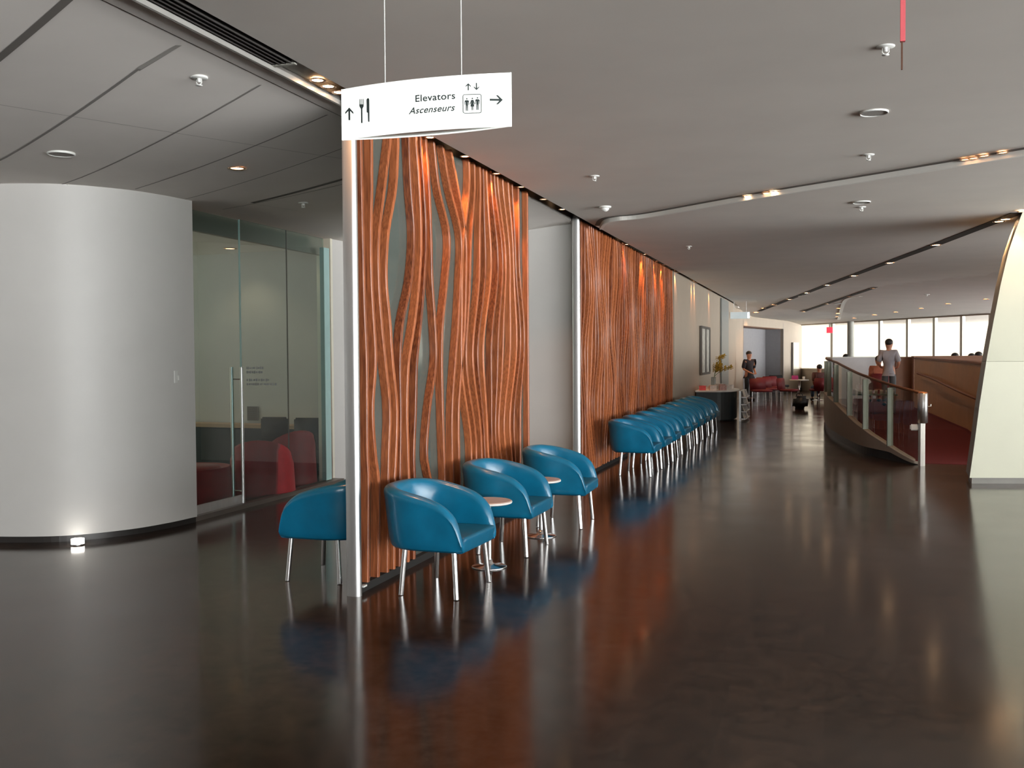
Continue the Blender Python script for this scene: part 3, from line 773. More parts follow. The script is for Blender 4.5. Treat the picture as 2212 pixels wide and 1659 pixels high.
speaker(1861, 436, 'round ceiling speaker between the cove line and the dark light slot', .10)
speaker(1813, 656, 'far round ceiling speaker near the end of the short light slot', .16)
p = on_ceil(1307, 446); t = thing('smoke_detector', 'cream smoke detector on the ceiling by the start of the cove line', 'smoke detector', p)
bm = bmesh.new(); lathe(bm, [(0, .004), (.072, .004), (.072, -.012), (.06, -.02), (0, -.02)], 30); link('mounting_plate', bm, M_white, t, True)
bm = bmesh.new(); lathe(bm, [(.045, -.018), (.048, -.03), (.035, -.05), (.012, -.062), (0, -.062)], 24); link('sensor_head', bm, M_white, t, True)
# downlight builder
def downlight(p, r, label, grp, mtl=M_lamp, tilt=None, name='downlight', light=0, cone=55, aim=None, col=(1, .45, .18)):
    t = thing(name, label, 'ceiling light', p, 0, grp)
    bm = bmesh.new(); lathe(bm, [(r * .70, .0), (r, .002), (r * 1.08, -.004), (r * .92, -.007), (r * .70, -.002)], 24); link('trim_ring', bm, M_lampring, t, True)
    bm = bmesh.new(); lathe(bm, [(r * .72, -.001), (0, -.003)], 20); link('lamp', bm, mtl, t)
    if light:
        l = bpy.data.lights.new('downlight_beam', 'SPOT'); l.energy = light; l.color = col; l.spot_size = math.radians(cone); l.spot_blend = .7; l.shadow_soft_size = .03
        o = bpy.data.objects.new('beam', l); COL.objects.link(o); o.parent = t; o.location = (0, 0, -.02)
        if aim is not None: o.rotation_euler = Vector(aim).to_track_quat('-Z', 'Y').to_euler()
    return t
# lamps of the slot above the screens
slotpx = [(918, 297, 1), (995, 338, 1), (1050, 376, 0), (1115, 404, 0), (1157, 431, 0), (1211, 452, 1), (1348, 528, 1), (1392, 549, 1), (1407, 564, 0), (1427, 572, 0), (1455, 588, 0), (1490, 607, 0), (1507, 610, 1), (1535, 627, 0)]
names = ['warm slot downlight directly under the right end of the hanging sign', 'second warm slot downlight above the nearer wood screen, counting from the sign', 'third slot downlight above the nearer wood screen, counting from the sign', 'fourth slot downlight above the nearer wood screen, counting from the sign',
         'slot downlight at the far end of the nearer wood screen', 'bright slot downlight above the gap between the two wood screens', 'first bright slot downlight above the farther wood screen', 'second bright slot downlight above the farther wood screen', 'third slot downlight above the farther wood screen',
         'fourth slot downlight above the farther wood screen', 'slot downlight at the far end of the farther wood screen', 'first slot downlight washing the beige wall beyond the screens', 'second and brightest slot downlight washing the beige wall beyond the screens', 'last slot downlight washing the beige wall beyond the screens']
for (px, py, b_), nm in zip(slotpx, names):
    p = at_z(px, py, 3.392)
    p.x = -3.01
    downlight(p, .042, nm, 'slot downlights above the wooden screens', M_lamp if b_ else M_lampdim, light=34 if p.y < 21 else 70, cone=80 if p.y < 21 else 50, aim=(-.16, .10, -1), col=(1, .42, .16))
# trio of bright lamps near the camera in the same slot
for (px, py), nm in zip(((686, 173), (709, 186), (733, 199)), ('first of three bright round lamps in the ceiling slot, farthest from the hanging sign', 'middle of three bright round lamps in the ceiling slot left of the hanging sign', 'third bright round lamp in the ceiling slot, touching the hanging sign corner')):
    p = at_z(px, py, 3.40)
    downlight(p, .05, nm, 'three lamps in the ceiling slot beside the sign', M_lamp, light=30, cone=90, aim=(-.1, .1, -1))
# linear air diffuser in the slot
t = thing('linear_diffuser', 'black slatted linear air vent in the ceiling slot at the top left', 'air vent', (-3.07, 2, 3.40))
ye = at_z(612, 137, 3.39).y
for k in range(4):
    bm = bmesh.new(); bx(bm, (-.055 + k * .036, (ye - 2.0) / 2 - .5, 0), (.008, ye - 2 + 1, .035)); link('slat', bm, M_slat, t)
bm = bmesh.new(); bx(bm, (0, ye - 2 + .01, 0), (.15, .03, .04)); link('end_plate', bm, M_colm, t)
bm = bmesh.new(); bx(bm, (0, ye - 2 + .26, .02), (.15, .45, .02)); link('cover_plate', bm, M_colm, t)
# downlights in left ceiling
downlight(on_ceil(512, 363, True) + Vector((0, 0, -.002)), .075, 'recessed warm downlight in the tiled ceiling left of the wood screen', 'downlights', M_lampdim)
# the long cove line: pale lip with a dark slot and lamps
def ceil_strip(name, label, cat, pts, w_, m_, smooth=True, lip=None):
    px_ = [(v.x, v.y) for v in catmull([(a, b, 0) for a, b in pts], 8)] if smooth else [(a[0] + (b[0] - a[0]) * k / 12, a[1] + (b[1] - a[1]) * k / 12) for a, b in zip(pts[:-1], pts[1:]) for k in range(12)] + [pts[-1]]
    P_ = [on_ceil(*q) for q in px_]
    t = thing(name, label, cat, P_[0])
    def rib_(nm, w0, w1, dz0, h0, mm):
        bm = bmesh.new(); prev = None
        for i, c in enumerate(P_):
            tg = (P_[min(i + 1, len(P_) - 1)] - P_[max(i - 1, 0)]); s = Vector((-tg.y, tg.x, 0)).normalized()
            z = zmain(c.x, c.y) - dz0
            r = []
            for ww, zz in ((w0, 0), (w1, 0), (w1, -h0), (w0, -h0)):
                r.append(bm.verts.new((c.x + s.x * ww - P_[0].x, c.y + s.y * ww - P_[0].y, z + zz - P_[0].z)))
            if prev:
                for j in range(4): bm.faces.new((prev[j], r[j], r[(j + 1) % 4], prev[(j + 1) % 4]))
            else: bm.faces.new(r)
            prev = r
        bm.faces.new(prev); return link(nm, bm, mm, t)
    rib_('slot', -w_ / 2, w_ / 2, -.001, .006, m_)
    if lip: rib_('lip', lip[0], lip[1], .0, lip[2], lip[3])
    return t
M_lip = mat('cove_lip', (.85, .83, .78), .5, noise=.02)
ceil_strip('ceiling_cove', 'long pale curved cove line crossing the ceiling to the right edge', 'ceiling cove', [(1290, 487), (1300, 474), (1330, 467), (1400, 459), (1615, 420), (1900, 373), (2090, 341), (2260, 312)], .07, M_seam, lip=(.03, .075, .055, M_lip))
sl3 = [(2200, 460), (2170, 472), (2025, 527), (1925, 566), (1845, 595), (1787, 615), (1743, 632), (1706, 646), (1673, 657), (1640, 672)]
ceil_strip('light_slot', 'long dark lamp slot running down the ceiling from the leaning pillar', 'ceiling slot', [(2200, 459), (2025, 527), (1787, 615), (1640, 672)], .17, M_dark, False)
ceil_strip('light_slot', 'short dark lamp slot on the ceiling beyond the long one', 'ceiling slot', [(1893, 620), (1736, 673)], .14, M_dark, False)
ceil_strip('ceiling_cove', 'short pale cove line curving down toward the far windows', 'ceiling cove', [(1860, 640), (1835, 644), (1822, 655), (1812, 690)], .12, M_lip)
for k, ((px, py), b_) in enumerate(zip([(1615, 421), (1656, 414), (1671, 411)], (1, 0, 1))):
    downlight(on_ceil(px, py) + Vector((0, 0, -.014)), .055, ['bright lamp at the left of the first lamp cluster on the pale cove line', 'dim middle lamp of the first cluster on the pale cove line', 'orange lamp at the right of the first cluster on the pale cove line'][k], 'lamps on the pale cove line', M_lamp if b_ else M_lampdim)
for k, (px, py) in enumerate([(2085, 341), (2103, 338), (2126, 333), (2166, 326)]):
    downlight(on_ceil(px, py) + Vector((0, 0, -.014)), .045, ['leftmost lamp of the four-lamp cluster on the cove line at the right', 'second lamp of the four-lamp cluster on the cove line at the right', 'third lamp of the four-lamp cluster on the cove line at the right', 'rightmost lamp of the four-lamp cluster on the cove line at the right'][k], 'lamps on the pale cove line', M_lampdim)
s3 = [(2158, 477), (2172, 472), (2022, 528), (1922, 567), (1844, 595), (1787, 615), (1742, 632), (1705, 646), (1672, 658), (1650, 666), (1633, 675)]
n3 = ['left lamp of the bright pair where the long slot meets the pillar', 'right lamp of the bright pair where the long slot meets the pillar', 'first single lamp in the long slot left of the pillar', 'second lamp in the long slot, counting away from the pillar', 'third lamp in the long slot, counting away from the pillar', 'fourth lamp in the long slot, counting away from the pillar', 'fifth lamp in the long slot, counting away from the pillar', 'sixth lamp in the long slot, counting away from the pillar', 'third last lamp at the far end of the long slot', 'last but one lamp at the far end of the long slot', 'last lamp at the far end of the long slot']
for i, ((px, py), nm) in enumerate(zip(s3, n3)):
    p = on_ceil(px, py) + Vector((0, 0, -.009))
    downlight(p, .075 + .003 * i, nm, 'lamps in the long dark ceiling slot', M_lamp if i < 8 else M_lampdim, light=[60, 60, 45, 45, 45, 45, 45, 45, 50, 50, 50][i], cone=110, col=(1, .55, .25))
pl = on_ceil(2186, 466); downlight(Vector((2.27, 13.30, 3.37)), .05, 'lamp shining down the left edge of the leaning pillar', 'lamps in the long dark ceiling slot', M_lamp, light=60, cone=60, aim=(-.02, .12, -1), col=(1, .5, .2))
for (px, py), nm in zip([(1736, 673), (1785, 656), (1834, 640), (1886, 622)], ['far left lamp of the short ceiling slot', 'second lamp from the left in the short ceiling slot', 'third lamp from the left in the short ceiling slot', 'right end lamp of the short ceiling slot']):
    downlight(on_ceil(px, py) + Vector((0, 0, -.009)), .07, nm, 'lamps in the short dark ceiling slot', M_lamp if px < 1800 else M_lampdim)
for (px, py), nm in zip([(1811, 666), (1810, 677), (1808, 684)], ['top lamp of three beside the short curved cove', 'middle lamp of three beside the short curved cove', 'bottom lamp of three beside the short curved cove']):
    downlight(on_ceil(px, py) + Vector((0, 0, -.009)), .08, nm, 'three lamps beside the short curved cove', M_lampdim)
for (px, py), nm in zip([(1774, 700), (1845, 687), (1889, 680), (1935, 674), (1990, 666), (2048, 656), (2130, 646)],
                        ['lamp at the left end of the row above the far windows', 'second lamp from the left in the row above the far windows', 'faint third lamp in the row above the far windows', 'orange lamp above the standing grey-shirted man', 'faint lamp right of the orange one above the far windows', 'brightest lamp in the row above the far windows', 'lamp nearest the leaning pillar in the row above the far windows']):
    downlight(on_ceil(px, py) + Vector((0, 0, -.006)), .085, nm, 'row of lamps above the far windows', M_lampdim)
# red strip hanging from the ceiling at the upper right
p = at_d(1950, 90, 4.1)
t = thing('hanging_banner', 'thin red strip with a dark tip hanging from the ceiling at the upper right', 'banner', (p.x, p.y, p.z))
bm = bmesh.new(); bx(bm, (0, 0, (ZC - p.z) / 2), (.020, .02, ZC - p.z)); link('red_strip', bm, M_redrod, t)
q = at_d(1948, 150, 4.1)
bm = bmesh.new(); bx(bm, (-.003, 0, (q.z - p.z) / 2), (.006, .01, p.z - q.z)); link('dark_tip', bm, M_wood2, t)
# wall-wash and floor-level lamps at the curved wall
t = thing('wall_lamp', 'bright lamp glowing under the bottom edge of the curved white wall', 'lamp', (-6.17, 7.14, 0))
pb = at_z(168, 1177, 0); t.location = (pb.x - .0, pb.y + .0, 0)
bm = bmesh.new(); lathe(bm, [(0, .01), (.055, .01), (.055, .055), (0, .055)], 20); link('lens', bm, mat('floor_lamp_lens', (1, 1, .95), .4, emit=(1, .96, .88), estr=9), t, True)
bm = bmesh.new(); lathe(bm, [(0, 0), (.062, 0), (.062, .012), (0, .012)], 20); link('housing', bm, M_chrome, t, True)
pt_ = on_ceil(137, 401, True)
t = thing('perimeter_lamp', 'bright lamp slit where the curved white wall meets the ceiling', 'lamp', pt_ + Vector((0, -.01, -.012)))
bm = bmesh.new(); bx(bm, (0, 0, 0), (.15, .05, .012)); link('lens', bm, mat('slit_lamp', (1, 1, .95), .4, emit=(1, .95, .85), estr=2.5), t)
bm = bmesh.new(); bx(bm, (0, 0, .008), (.18, .07, .006)); link('housing', bm, M_white, t)

# light switch on the curved wall
pw = at_x(380, 814, -5.99)
t = thing('light_switch', 'white light switch plate near the right edge of the curved wall', 'switch', (-5.985, pw.y - .0, pw.z), math.radians(4))
bm = bmesh.new(); bx(bm, (.004, 0, 0), (.012, .085, .12)); bmesh.ops.bevel(bm, geom=bm.edges[:], offset=.003, segments=2, affect='EDGES'); link('plate', bm, M_white, t)
bm = bmesh.new(); bx(bm, (.013, .02, -.01), (.008, .02, .045)); link('toggle', bm, M_white, t)

# ------------------------------------------------------------------ glass room
GX = -6.10
def pane(name, label, y0, y1, parent=None, z0=.06, z1=3.2, x0=GX, x1=GX):
    c = ((x0 + x1) / 2, (y0 + y1) / 2); ang = math.atan2(y1 - y0, x1 - x0) - PI / 2
    bm = bmesh.new(); bx(bm, (0, 0, (z0 + z1) / 2), (.012, math.hypot(y1 - y0, x1 - x0), z1 - z0))
    return c, ang, bm
def gy(px): return at_x(px, 760, GX).y
ys_ = [8.26, gy(520), gy(621), gy(692)]
dr = thing('glass_door', 'frameless glass door with long steel pull handles beside the curved wall', 'glass door', (GX, ys_[0], 0))
bm = bmesh.new(); bx(bm, (0, (ys_[1] - ys_[0]) / 2, 1.6), (.012, ys_[1] - ys_[0] - .01, 3.08)); link('glass_leaf', bm, M_glassdoor, dr)
bm = bmesh.new(); bx(bm, (0, ys_[1] - ys_[0] - .004, 1.6), (.014, .008, 3.08)); link('glass_edge', bm, M_edge, dr)
bm = bmesh.new(); bx(bm, (0, (ys_[1] - ys_[0]) / 2, .095), (.03, ys_[1] - ys_[0], .09)); link('bottom_rail', bm, M_steel, dr)
hy = gy(514) - ys_[0] - .0
zt, zb_ = at_x(510, 793, GX).z, at_x(514, 1086, GX).z
for s in (-1, 1):
    bm = bmesh.new(); tube(bm, [(s * .062, hy - .03, zb_), (s * .062, hy - .03, zt)], .017, 14); o = link('pull_handle', bm, M_steel, dr); smooth_angle(o)
for zz in (zt - .13, zb_ + .13):
    bm = bmesh.new(); tube(bm, [(-.062, hy - .03, zz), (.062, hy - .03, zz)], .007, 10); link('handle_standoff', bm, M_chrome, o)
for i, (a, b, lb) in enumerate(((ys_[1], ys_[2], 'middle fixed glass pane of the glass room, with faint grey lettering'), (ys_[2], ys_[3] + .1, 'fixed glass pane at the right end of the glass room front'))):
    g_ = thing('glass_partition', lb, 'glass pane', (GX, a, 0), 0, 'fixed glass panes of the glass room')
    bm = bmesh.new(); bx(bm, (0, (b - a) / 2, 1.6), (.012, b - a - .008, 3.1)); link('glass_sheet', bm, M_glassdoor, g_)
    bm = bmesh.new(); bx(bm, (0, .004 if i == 0 else .003, 1.6), (.014, .007, 3.1)); link('glass_edge', bm, M_edge if i == 0 else M_seam, g_)
    if i == 0:
        rnd = random.Random(3); bm = bmesh.new()
        for (py, x0, x1) in ((795, 531, 566), (804, 531, 566), (821, 531, 580), (830, 531, 596)):
            x = x0
            while x < x1:
                w_ = rnd.uniform(2.2, 4.5)
                p0 = at_x(x, py, GX); p1 = at_x(x + w_, py, GX)
                bx(bm, (.008, (p0.y + p1.y) / 2 - a, p0.z), (.002, (p1.y - p0.y) * .8, rnd.choice((.018, .022, .028)))); x += w_ + rnd.choice((.6, .6, 2.0))
        link('lettering', bm, M_marks, g_)
eg = thing('glass_fin', 'pale green glass fin at the right end of the glass room front', 'glass pane', (GX - .03, ys_[3] + .16, 0))
bm = bmesh.new(); bx(bm, (0, .03, 1.55), (.06, .14, 2.98)); link('fin_sheet', bm, M_edge, eg)
# interior: ledge, black bench, vent
def onback(px, py):
    r = ray(px, py); d = Vector((r.x, r.y)); pA = Vector((A.x, A.y)); dv = Vector((dd.x, dd.y)); det = d.x * (-dv.y) + dv.x * d.y
    s = (pA.x * (-dv.y) + dv.x * pA.y) / det; return CAM + r * s
bang = math.atan2(dd.y, dd.x)
pl_ = onback(425, 920); pr_ = onback(700, 915)
mid = (pl_ + pr_) / 2; wdt = (pr_ - pl_).length + 1.6
inw = -nn if nn.dot(Vector((0, 0, 0)) - A) < 0 else nn
t = thing('wall_bench', 'long black padded bench along the back wall of the glass room', 'bench', (mid.x + inw.x * .2, mid.y + inw.y * .2, 0), bang)
bm = bmesh.new(); bx(bm, (0, 0, .33), (wdt, .25, .58)); bmesh.ops.bevel(bm, geom=bm.edges[:], offset=.015, segments=2, affect='EDGES'); link('body', bm, M_slate, t)
bm = bmesh.new(); bx(bm, (0, 0, .02), (wdt, .2, .04)); link('plinth', bm, M_black, t)
bm = bmesh.new(); bx(bm, (0, 0, .65), (wdt, .30, .05)); link('ledge', bm, M_ledge, t)
p = onback(548, 893)
t = thing('vent_grille', 'square grey vent grille on the back wall of the glass room', 'vent', (p.x + inw.x * .02, p.y + inw.y * .02, p.z), bang)
bm = bmesh.new(); bx(bm, (0, 0, 0), (.19, .02, .21)); link('frame', bm, M_vent, t)
for k in range(7):
    bm = bmesh.new(); bx(bm, (0, -.012, -.08 + k * .027), (.16, .008, .012)); link('louvre', bm, M_seam, t)
# ceiling lights inside
for (px, py), nm in zip(((497, 537), (613, 517)), ('warm downlight inside the glass room near the door edge', 'second downlight inside the glass room, behind the middle pane')):
    p = at_z(px, py, 3.185); 
    p.z = zleft(p.x) - .004; downlight(p, .09, nm, 'downlights inside the glass room', M_lampdim, light=14, cone=120, aim=(0, 0, -1), col=(1, .75, .5))

# red lounge chairs: barrel base with a tall rounded back
def red_chair(name, label, loc, rz, w_, hb, low=False):
    t = thing(name, label, 'armchair', loc, rz, 'red lounge seats in the glass room')
    bm = bmesh.new(); n = 28; rows = []
    rad = w_ / 2
    for zf in [0, .03, .1, .25, .4, .55, .7, .85, .95, 1.0]:
        row = []
        for k in range(n):
            a = 2 * PI * k / n
            front = max(0, math.cos(a))
            h_ = hb if not low else hb
            # back is high at a=pi, slopes steeply to the arms
            ht = .44 + (h_ - .44) * (max(0, -math.cos(a)) ** .75) if not low else h_
            r_ = rad * (1 - .04 * (zf > .9) - .05 * (zf < .02)) * (1 - .06 * zf)
            row.append(bm.verts.new((r_ * math.cos(a), r_ * math.sin(a), ht * zf)))
        rows.append(row)
    inner = []
    for f_, dz in ((.86, 0.0), (.76, -.03), (.72, -.12)):
        row = []
        for k in range(n):
            a = 2 * PI * k / n; ht = .44 + (hb - .44) * (max(0, -math.cos(a)) ** .75) if not low else hb
            row.append(bm.verts.new((rad * f_ * math.cos(a), rad * f_ * math.sin(a), max(.38 if not low else hb - .03, ht + dz))))
        rows.append(row)
    rows.append([bm.verts.new((rad * .7 * math.cos(2 * PI * k / n), rad * .7 * math.sin(2 * PI * k / n), .38 if not low else hb - .03)) for k in range(n)])
    for a_, b_ in zip(rows[:-1], rows[1:]):
        for k in range(n): bm.faces.new((a_[k], a_[(k + 1) % n], b_[(k + 1) % n], b_[k]))
    bm.faces.new(rows[0]); bm.faces.new(rows[-1])
    o = link('shell', bm, M_red, t, True)
    bm = bmesh.new(); z_ = .38 if not low else hb - .03
    lathe(bm, [(0, z_ - .05), (rad * .68, z_ - .05), (rad * .7, z_ - .0), (rad * .66, z_ + .035), (0, z_ + .04)], 28); link('seat_cushion', bm, M_red, t, True)
    bm = bmesh.new(); lathe(bm, [(0, 0), (rad * .85, 0), (rad * .85, .03), (0, .03)], 28); link('base', bm, M_black, t)
    return t
pB = at_z(562, 1082); pC = at_z(655, 1058)
red_chair('lounge_chair', 'red lounge chair with rounded back, right behind the door pull handles', (pB.x - .25, pB.y + .45, 0), math.radians(115), .78, .68)
red_chair('lounge_chair', 'red lounge chair with rounded back at the right end of the glass room', (pC.x - .42, pC.y + .35, 0), math.radians(150), .74, .72)
pD = at_z(455, 1098)
red_chair('lounge_chair', 'low red seat behind the glass door next to the curved wall', (pD.x - .42, pD.y + .22, 0), math.radians(90), .98, .42, True)
def office_chair(label, loc, rz):
    t = thing('office_chair', label, 'chair', loc, rz, 'black chairs in the glass room')
    bm = bmesh.new(); bx(bm, (-.02, 0, .64), (.05, .38, .40)); bmesh.ops.bevel(bm, geom=bm.edges[:], offset=.022, segments=3, affect='EDGES'); link('backrest', bm, M_black, t, True)
    bm = bmesh.new(); bx(bm, (.22, 0, .45), (.46, .46, .07)); bmesh.ops.bevel(bm, geom=bm.edges[:], offset=.02, segments=3, affect='EDGES'); link('seat', bm, M_black, t, True)
    for sx in (.03, .4):
        for sy in (-.2, .2):
            bm = bmesh.new(); tube(bm, [(sx, sy, 0), (sx, sy, .43)], .012, 8); link('leg', bm, M_black, t)
for (px, py, lb) in ((594, 910, 'black chair against the wall bench, seen above the middle red chair'), (666, 900, 'black chair at the right end of the glass room, above the right red chair')):
    p = at_d(px, py, 13.1 if px < 650 else 12.9); office_chair(lb, (p.x, p.y, 0), math.radians(100))

# ------------------------------------------------------------------ wall picture, counter, flowers
p0, p1 = at_x(1513, 705, WX), at_x(1531, 807, WX)
t = thing('framed_picture', 'tall narrow framed picture on the beige wall above the leaflet counter', 'picture', (WX, p0.y, 1.14))
wy = p1.y - p0.y
for sgn in (0, 1):
    bm = bmesh.new(); bx(bm, (.02, sgn * wy, .6), (.05, .06, 1.24)); link('frame_side', bm, M_seam, t)
for z_ in (0, 1.2):
    bm = bmesh.new(); bx(bm, (.02, wy / 2, z_), (.05, wy, .06)); link('frame_rail', bm, M_seam, t)
bm = bmesh.new(); bx(bm, (.02, wy * .52, .6), (.04, .10, 1.2)); link('dividing_strip', bm, M_seam, t)
bm = bmesh.new(); bx(bm, (.01, wy / 2, .6), (.02, wy, 1.2)); link('print', bm, M_photo, t)
# strip on the wall
p0, p1 = at_x(1557, 700, WX), at_x(1572, 700, WX)
bm = bmesh.new(); bx(bm, (WX + .01, (p0.y + p1.y) / 2, 1.7), (.04, (p1.y - p0.y), 3.3)); tag(link('wall_pier', bm, mat('bluegrey_pier', (.24, .25, .24), .45, noise=.04)), 'flat blue-grey pier on the beige wall beyond the tall picture', 'pier')
# counter
t = thing('leaflet_counter', 'dark slate counter with a white curved top at the end of the blue chair row', 'counter', (-2.60, 25.0, 0))
def hump(n=14):
    o_ = [(-.45, -1.0), (.10, -1.0)]
    for k in range(n + 1): a = -PI / 2 + PI * k / n; o_.append((.10 + .42 * math.cos(a), 1.0 * math.sin(a)))
    o_.append((-.45, 1.0)); r_ = []
    for q in o_:
        if not r_ or (Vector(q) - Vector(r_[-1])).length > 1e-4: r_.append(q)
    return r_
bm = bmesh.new(); prism(bm, [(x * .92 - .02, y * .94) for x, y in hump()], .04, .72); link('body', bm, M_slate, t)
bm = bmesh.new(); prism(bm, [(x * .85 - .03, y * .9) for x, y in hump()], 0, .04); link('plinth', bm, M_black, t)
bm = bmesh.new(); prism(bm, hump(), .72, .76); link('counter_top', bm, M_white, t)
# leaflets on the counter
rnd = random.Random(5)
lspec = [(-.30, -.80, M_redpaper, 'red leaflets'), (-.05, -.82, M_paper, 'white leaflets'), (.18, -.72, M_pink, 'pinkish leaflets'), (-.22, -.35, M_paper, 'white leaflets'), (.12, -.25, M_pink, 'pinkish leaflets'), (.0, .25, M_paper, 'white leaflets'), (.25, .35, M_paper, 'white leaflets')]
ldesc = ['red leaflet pile at the wall-side corner of the counter top', 'white leaflet pile beside the red one at the front of the counter top', 'pinkish leaflet pile at the front right of the counter top', 'white leaflet pile behind the red one on the counter top', 'pinkish leaflet pile in the middle of the counter top', 'white leaflet pile toward the far end of the counter top', 'white leaflet pile at the far right edge of the counter top']
for (x, y_, m_, _), lb in zip(lspec, ldesc):
    bm = bmesh.new(); hgt = rnd.uniform(.06, .13); bx(bm, (0, 0, hgt / 2), (.16, .22, hgt)); bx(bm, (.01, 0, hgt + .004), (.15, .21, .006), rz=.2)
    o = link('leaflet_stack', bm, m_); o.location = (-2.60 + x, 25.0 + y_, .76); o.rotation_euler = (0, 0, rnd.uniform(-.3, .3)); tag(o, lb, 'leaflets', 'leaflet piles on the counter')
# vase with yellow flowers
pv = at_x(1545, 822, -2.85)
vx, vy = -2.75, 25.3
t = thing('flower_vase', 'clear glass vase of tall yellow flowers on the leaflet counter', 'vase', (vx, vy, .76))
bm = bmesh.new(); lathe(bm, [(0, 0), (.06, 0), (.065, .02), (.065, .30), (.058, .30), (.058, .02), (0, .02)], 20); link('glass_body', bm, M_vase, t, True)
rnd = random.Random(11)
for k in range(5):
    tipx, tipy = rnd.uniform(.08, .42), rnd.uniform(-.1, .4); tz = rnd.uniform(.55, .85)
    bm = bmesh.new(); pts = catmull([(0, 0, .03), (.02, 0, .3), (tipx * .5, tipy * .5, tz * .85), (tipx, tipy, tz)], 5); tube(bm, pts, .006, 6); st_ = link('stem', bm, M_green, t)
    for j in range(7):
        c = Vector(pts[-1 - j]) + Vector((rnd.uniform(-.04, .04), rnd.uniform(-.04, .04), rnd.uniform(-.02, .03)))
        bm = bmesh.new()
        for a in range(5):
            an = 2 * PI * a / 5; v0 = bm.verts.new(c); dv = Vector((math.cos(an), math.sin(an) * .8, .5 * math.sin(an)))
            s = Vector((-math.sin(an), math.cos(an), .2)) * .02
            bm.faces.new((v0, bm.verts.new(c + dv * .055 + s * 1.7), bm.verts.new(c + dv * .10 + Vector((0, 0, .02))), bm.verts.new(c + dv * .055 - s * 1.7)))
        f_ = link('blossom', bm, M_yellow, st_)
# magazine rack beside the counter
t = thing('magazine_rack', 'steel leaflet rack filled with grey brochures beside the slate counter', 'rack', (-2.0, 24.35, 0))
bm = bmesh.new(); bx(bm, (0, .5, .37), (.05, 1.2, .74)); link('back_panel', bm, M_steel, t)
for k in range(4):
    bm = bmesh.new(); bx(bm, (.08, .5, .06 + k * .175), (.14, 1.2, .015)); link('shelf', bm, M_steel, t)
rnd = random.Random(2)
for k in range(4):
    for j in range(5):
        bm = bmesh.new(); bx(bm, (0, 0, .08), (.015, .18, .16), rot=Euler((0, -.3, 0)))
        o = link('brochure', bm, [M_greypaper if rnd.random() < .7 else M_paper]); o.location = (-2.0 + .075, 24.35 + .02 + j * .24, .068 + k * .175)
        tag(o, 'printed brochure standing in the steel leaflet rack', 'brochure', 'brochures in the steel rack')

# ------------------------------------------------------------------ ramp and balustrade
cv = [(1.33, 15.43), (1.15, 15.50), (.80, 16.23), (.485, 17.27), (.134, 20.01), (.005, 21.78), (-.05, 23.6), (-.05, 26.0)]
cvp = catmull([(x, y, 0) for x, y in cv], 8)
def ct(i): return cvp[i]
cum = [0]
for a, b in zip(cvp[:-1], cvp[1:]): cum.append(cum[-1] + (b - a).length)
def ztop(s): # plinth top along the curve
    k_ = [(0, .03), (.2, .09), (.75, .22), (1.7, .41), (3.2, .56), (4.8, .69), (6.3, .75), (12, .80)]
    for (a, u), (b, v) in zip(k_[:-1], k_[1:]):
        if s <= b: return u + (v - u) * (s - a) / (b - a)
    return .8
def zrail(s):
    k_ = [(0, 1.05), (.2, 1.09), (.75, 1.155), (1.7, 1.27), (3.2, 1.37), (4.8, 1.47), (6.3, 1.51), (12, 1.54)]
    for (a, u), (b, v) in zip(k_[:-1], k_[1:]):
        if s <= b: return u + (v - u) * (s - a) / (b - a)
    return 1.54
t = thing('ramp_balustrade', 'curved glass balustrade with steel posts on a taupe plinth beside the red ramp', 'balustrade', (1.33, 15.43, 0))
off = Vector((1.33, 15.43, 0))
pth = [(c.x - off.x, c.y - off.y) for c in cvp]
bm = bmesh.new(); ribbon(bm, pth, [.13 * min(1, c / .7) for c in cum], [max(ztop(c), .13 * min(1, c / .7) + .003) for c in cum], -.10); o = link('plinth', bm, M_plinth, t); smooth_angle(o, 40)
bm = bmesh.new(); ribbon(bm, [(x + .03, y + .02) for x, y in pth], 0, [.13 * min(1, c / .7) + .002 for c in cum], -.06); link('recessed_base', bm, M_base, t)
bm = bmesh.new(); ribbon(bm, [(x + .05, y + .01) for x, y in pth], [ztop(c) for c in cum], [zrail(c) - .02 for c in cum], -.012); o = link('glass_infill', bm, M_rail, t); smooth_angle(o, 40)
bm = bmesh.new(); tube(bm, [(x + .05, y + .01, zrail(c)) for (x, y), c in zip(pth, cum)], .022, 10); o = link('handrail', bm, M_brown, t); smooth_angle(o)
for s in (.82, 1.72, 3.15, 4.85, 6.4, 8.2):
    i = min(range(len(cum)), key=lambda j: abs(cum[j] - s)); x, y_ = pth[i]
    bm = bmesh.new(); bx(bm, (x + .045, y_, (ztop(s) - .04 + zrail(s) - .05) / 2), (.085, .03, zrail(s) - ztop(s) - .01), rz=.3); link('post', bm, mat('post_metal', (.22, .24, .20), .35, metal=.5, noise=.05), t)
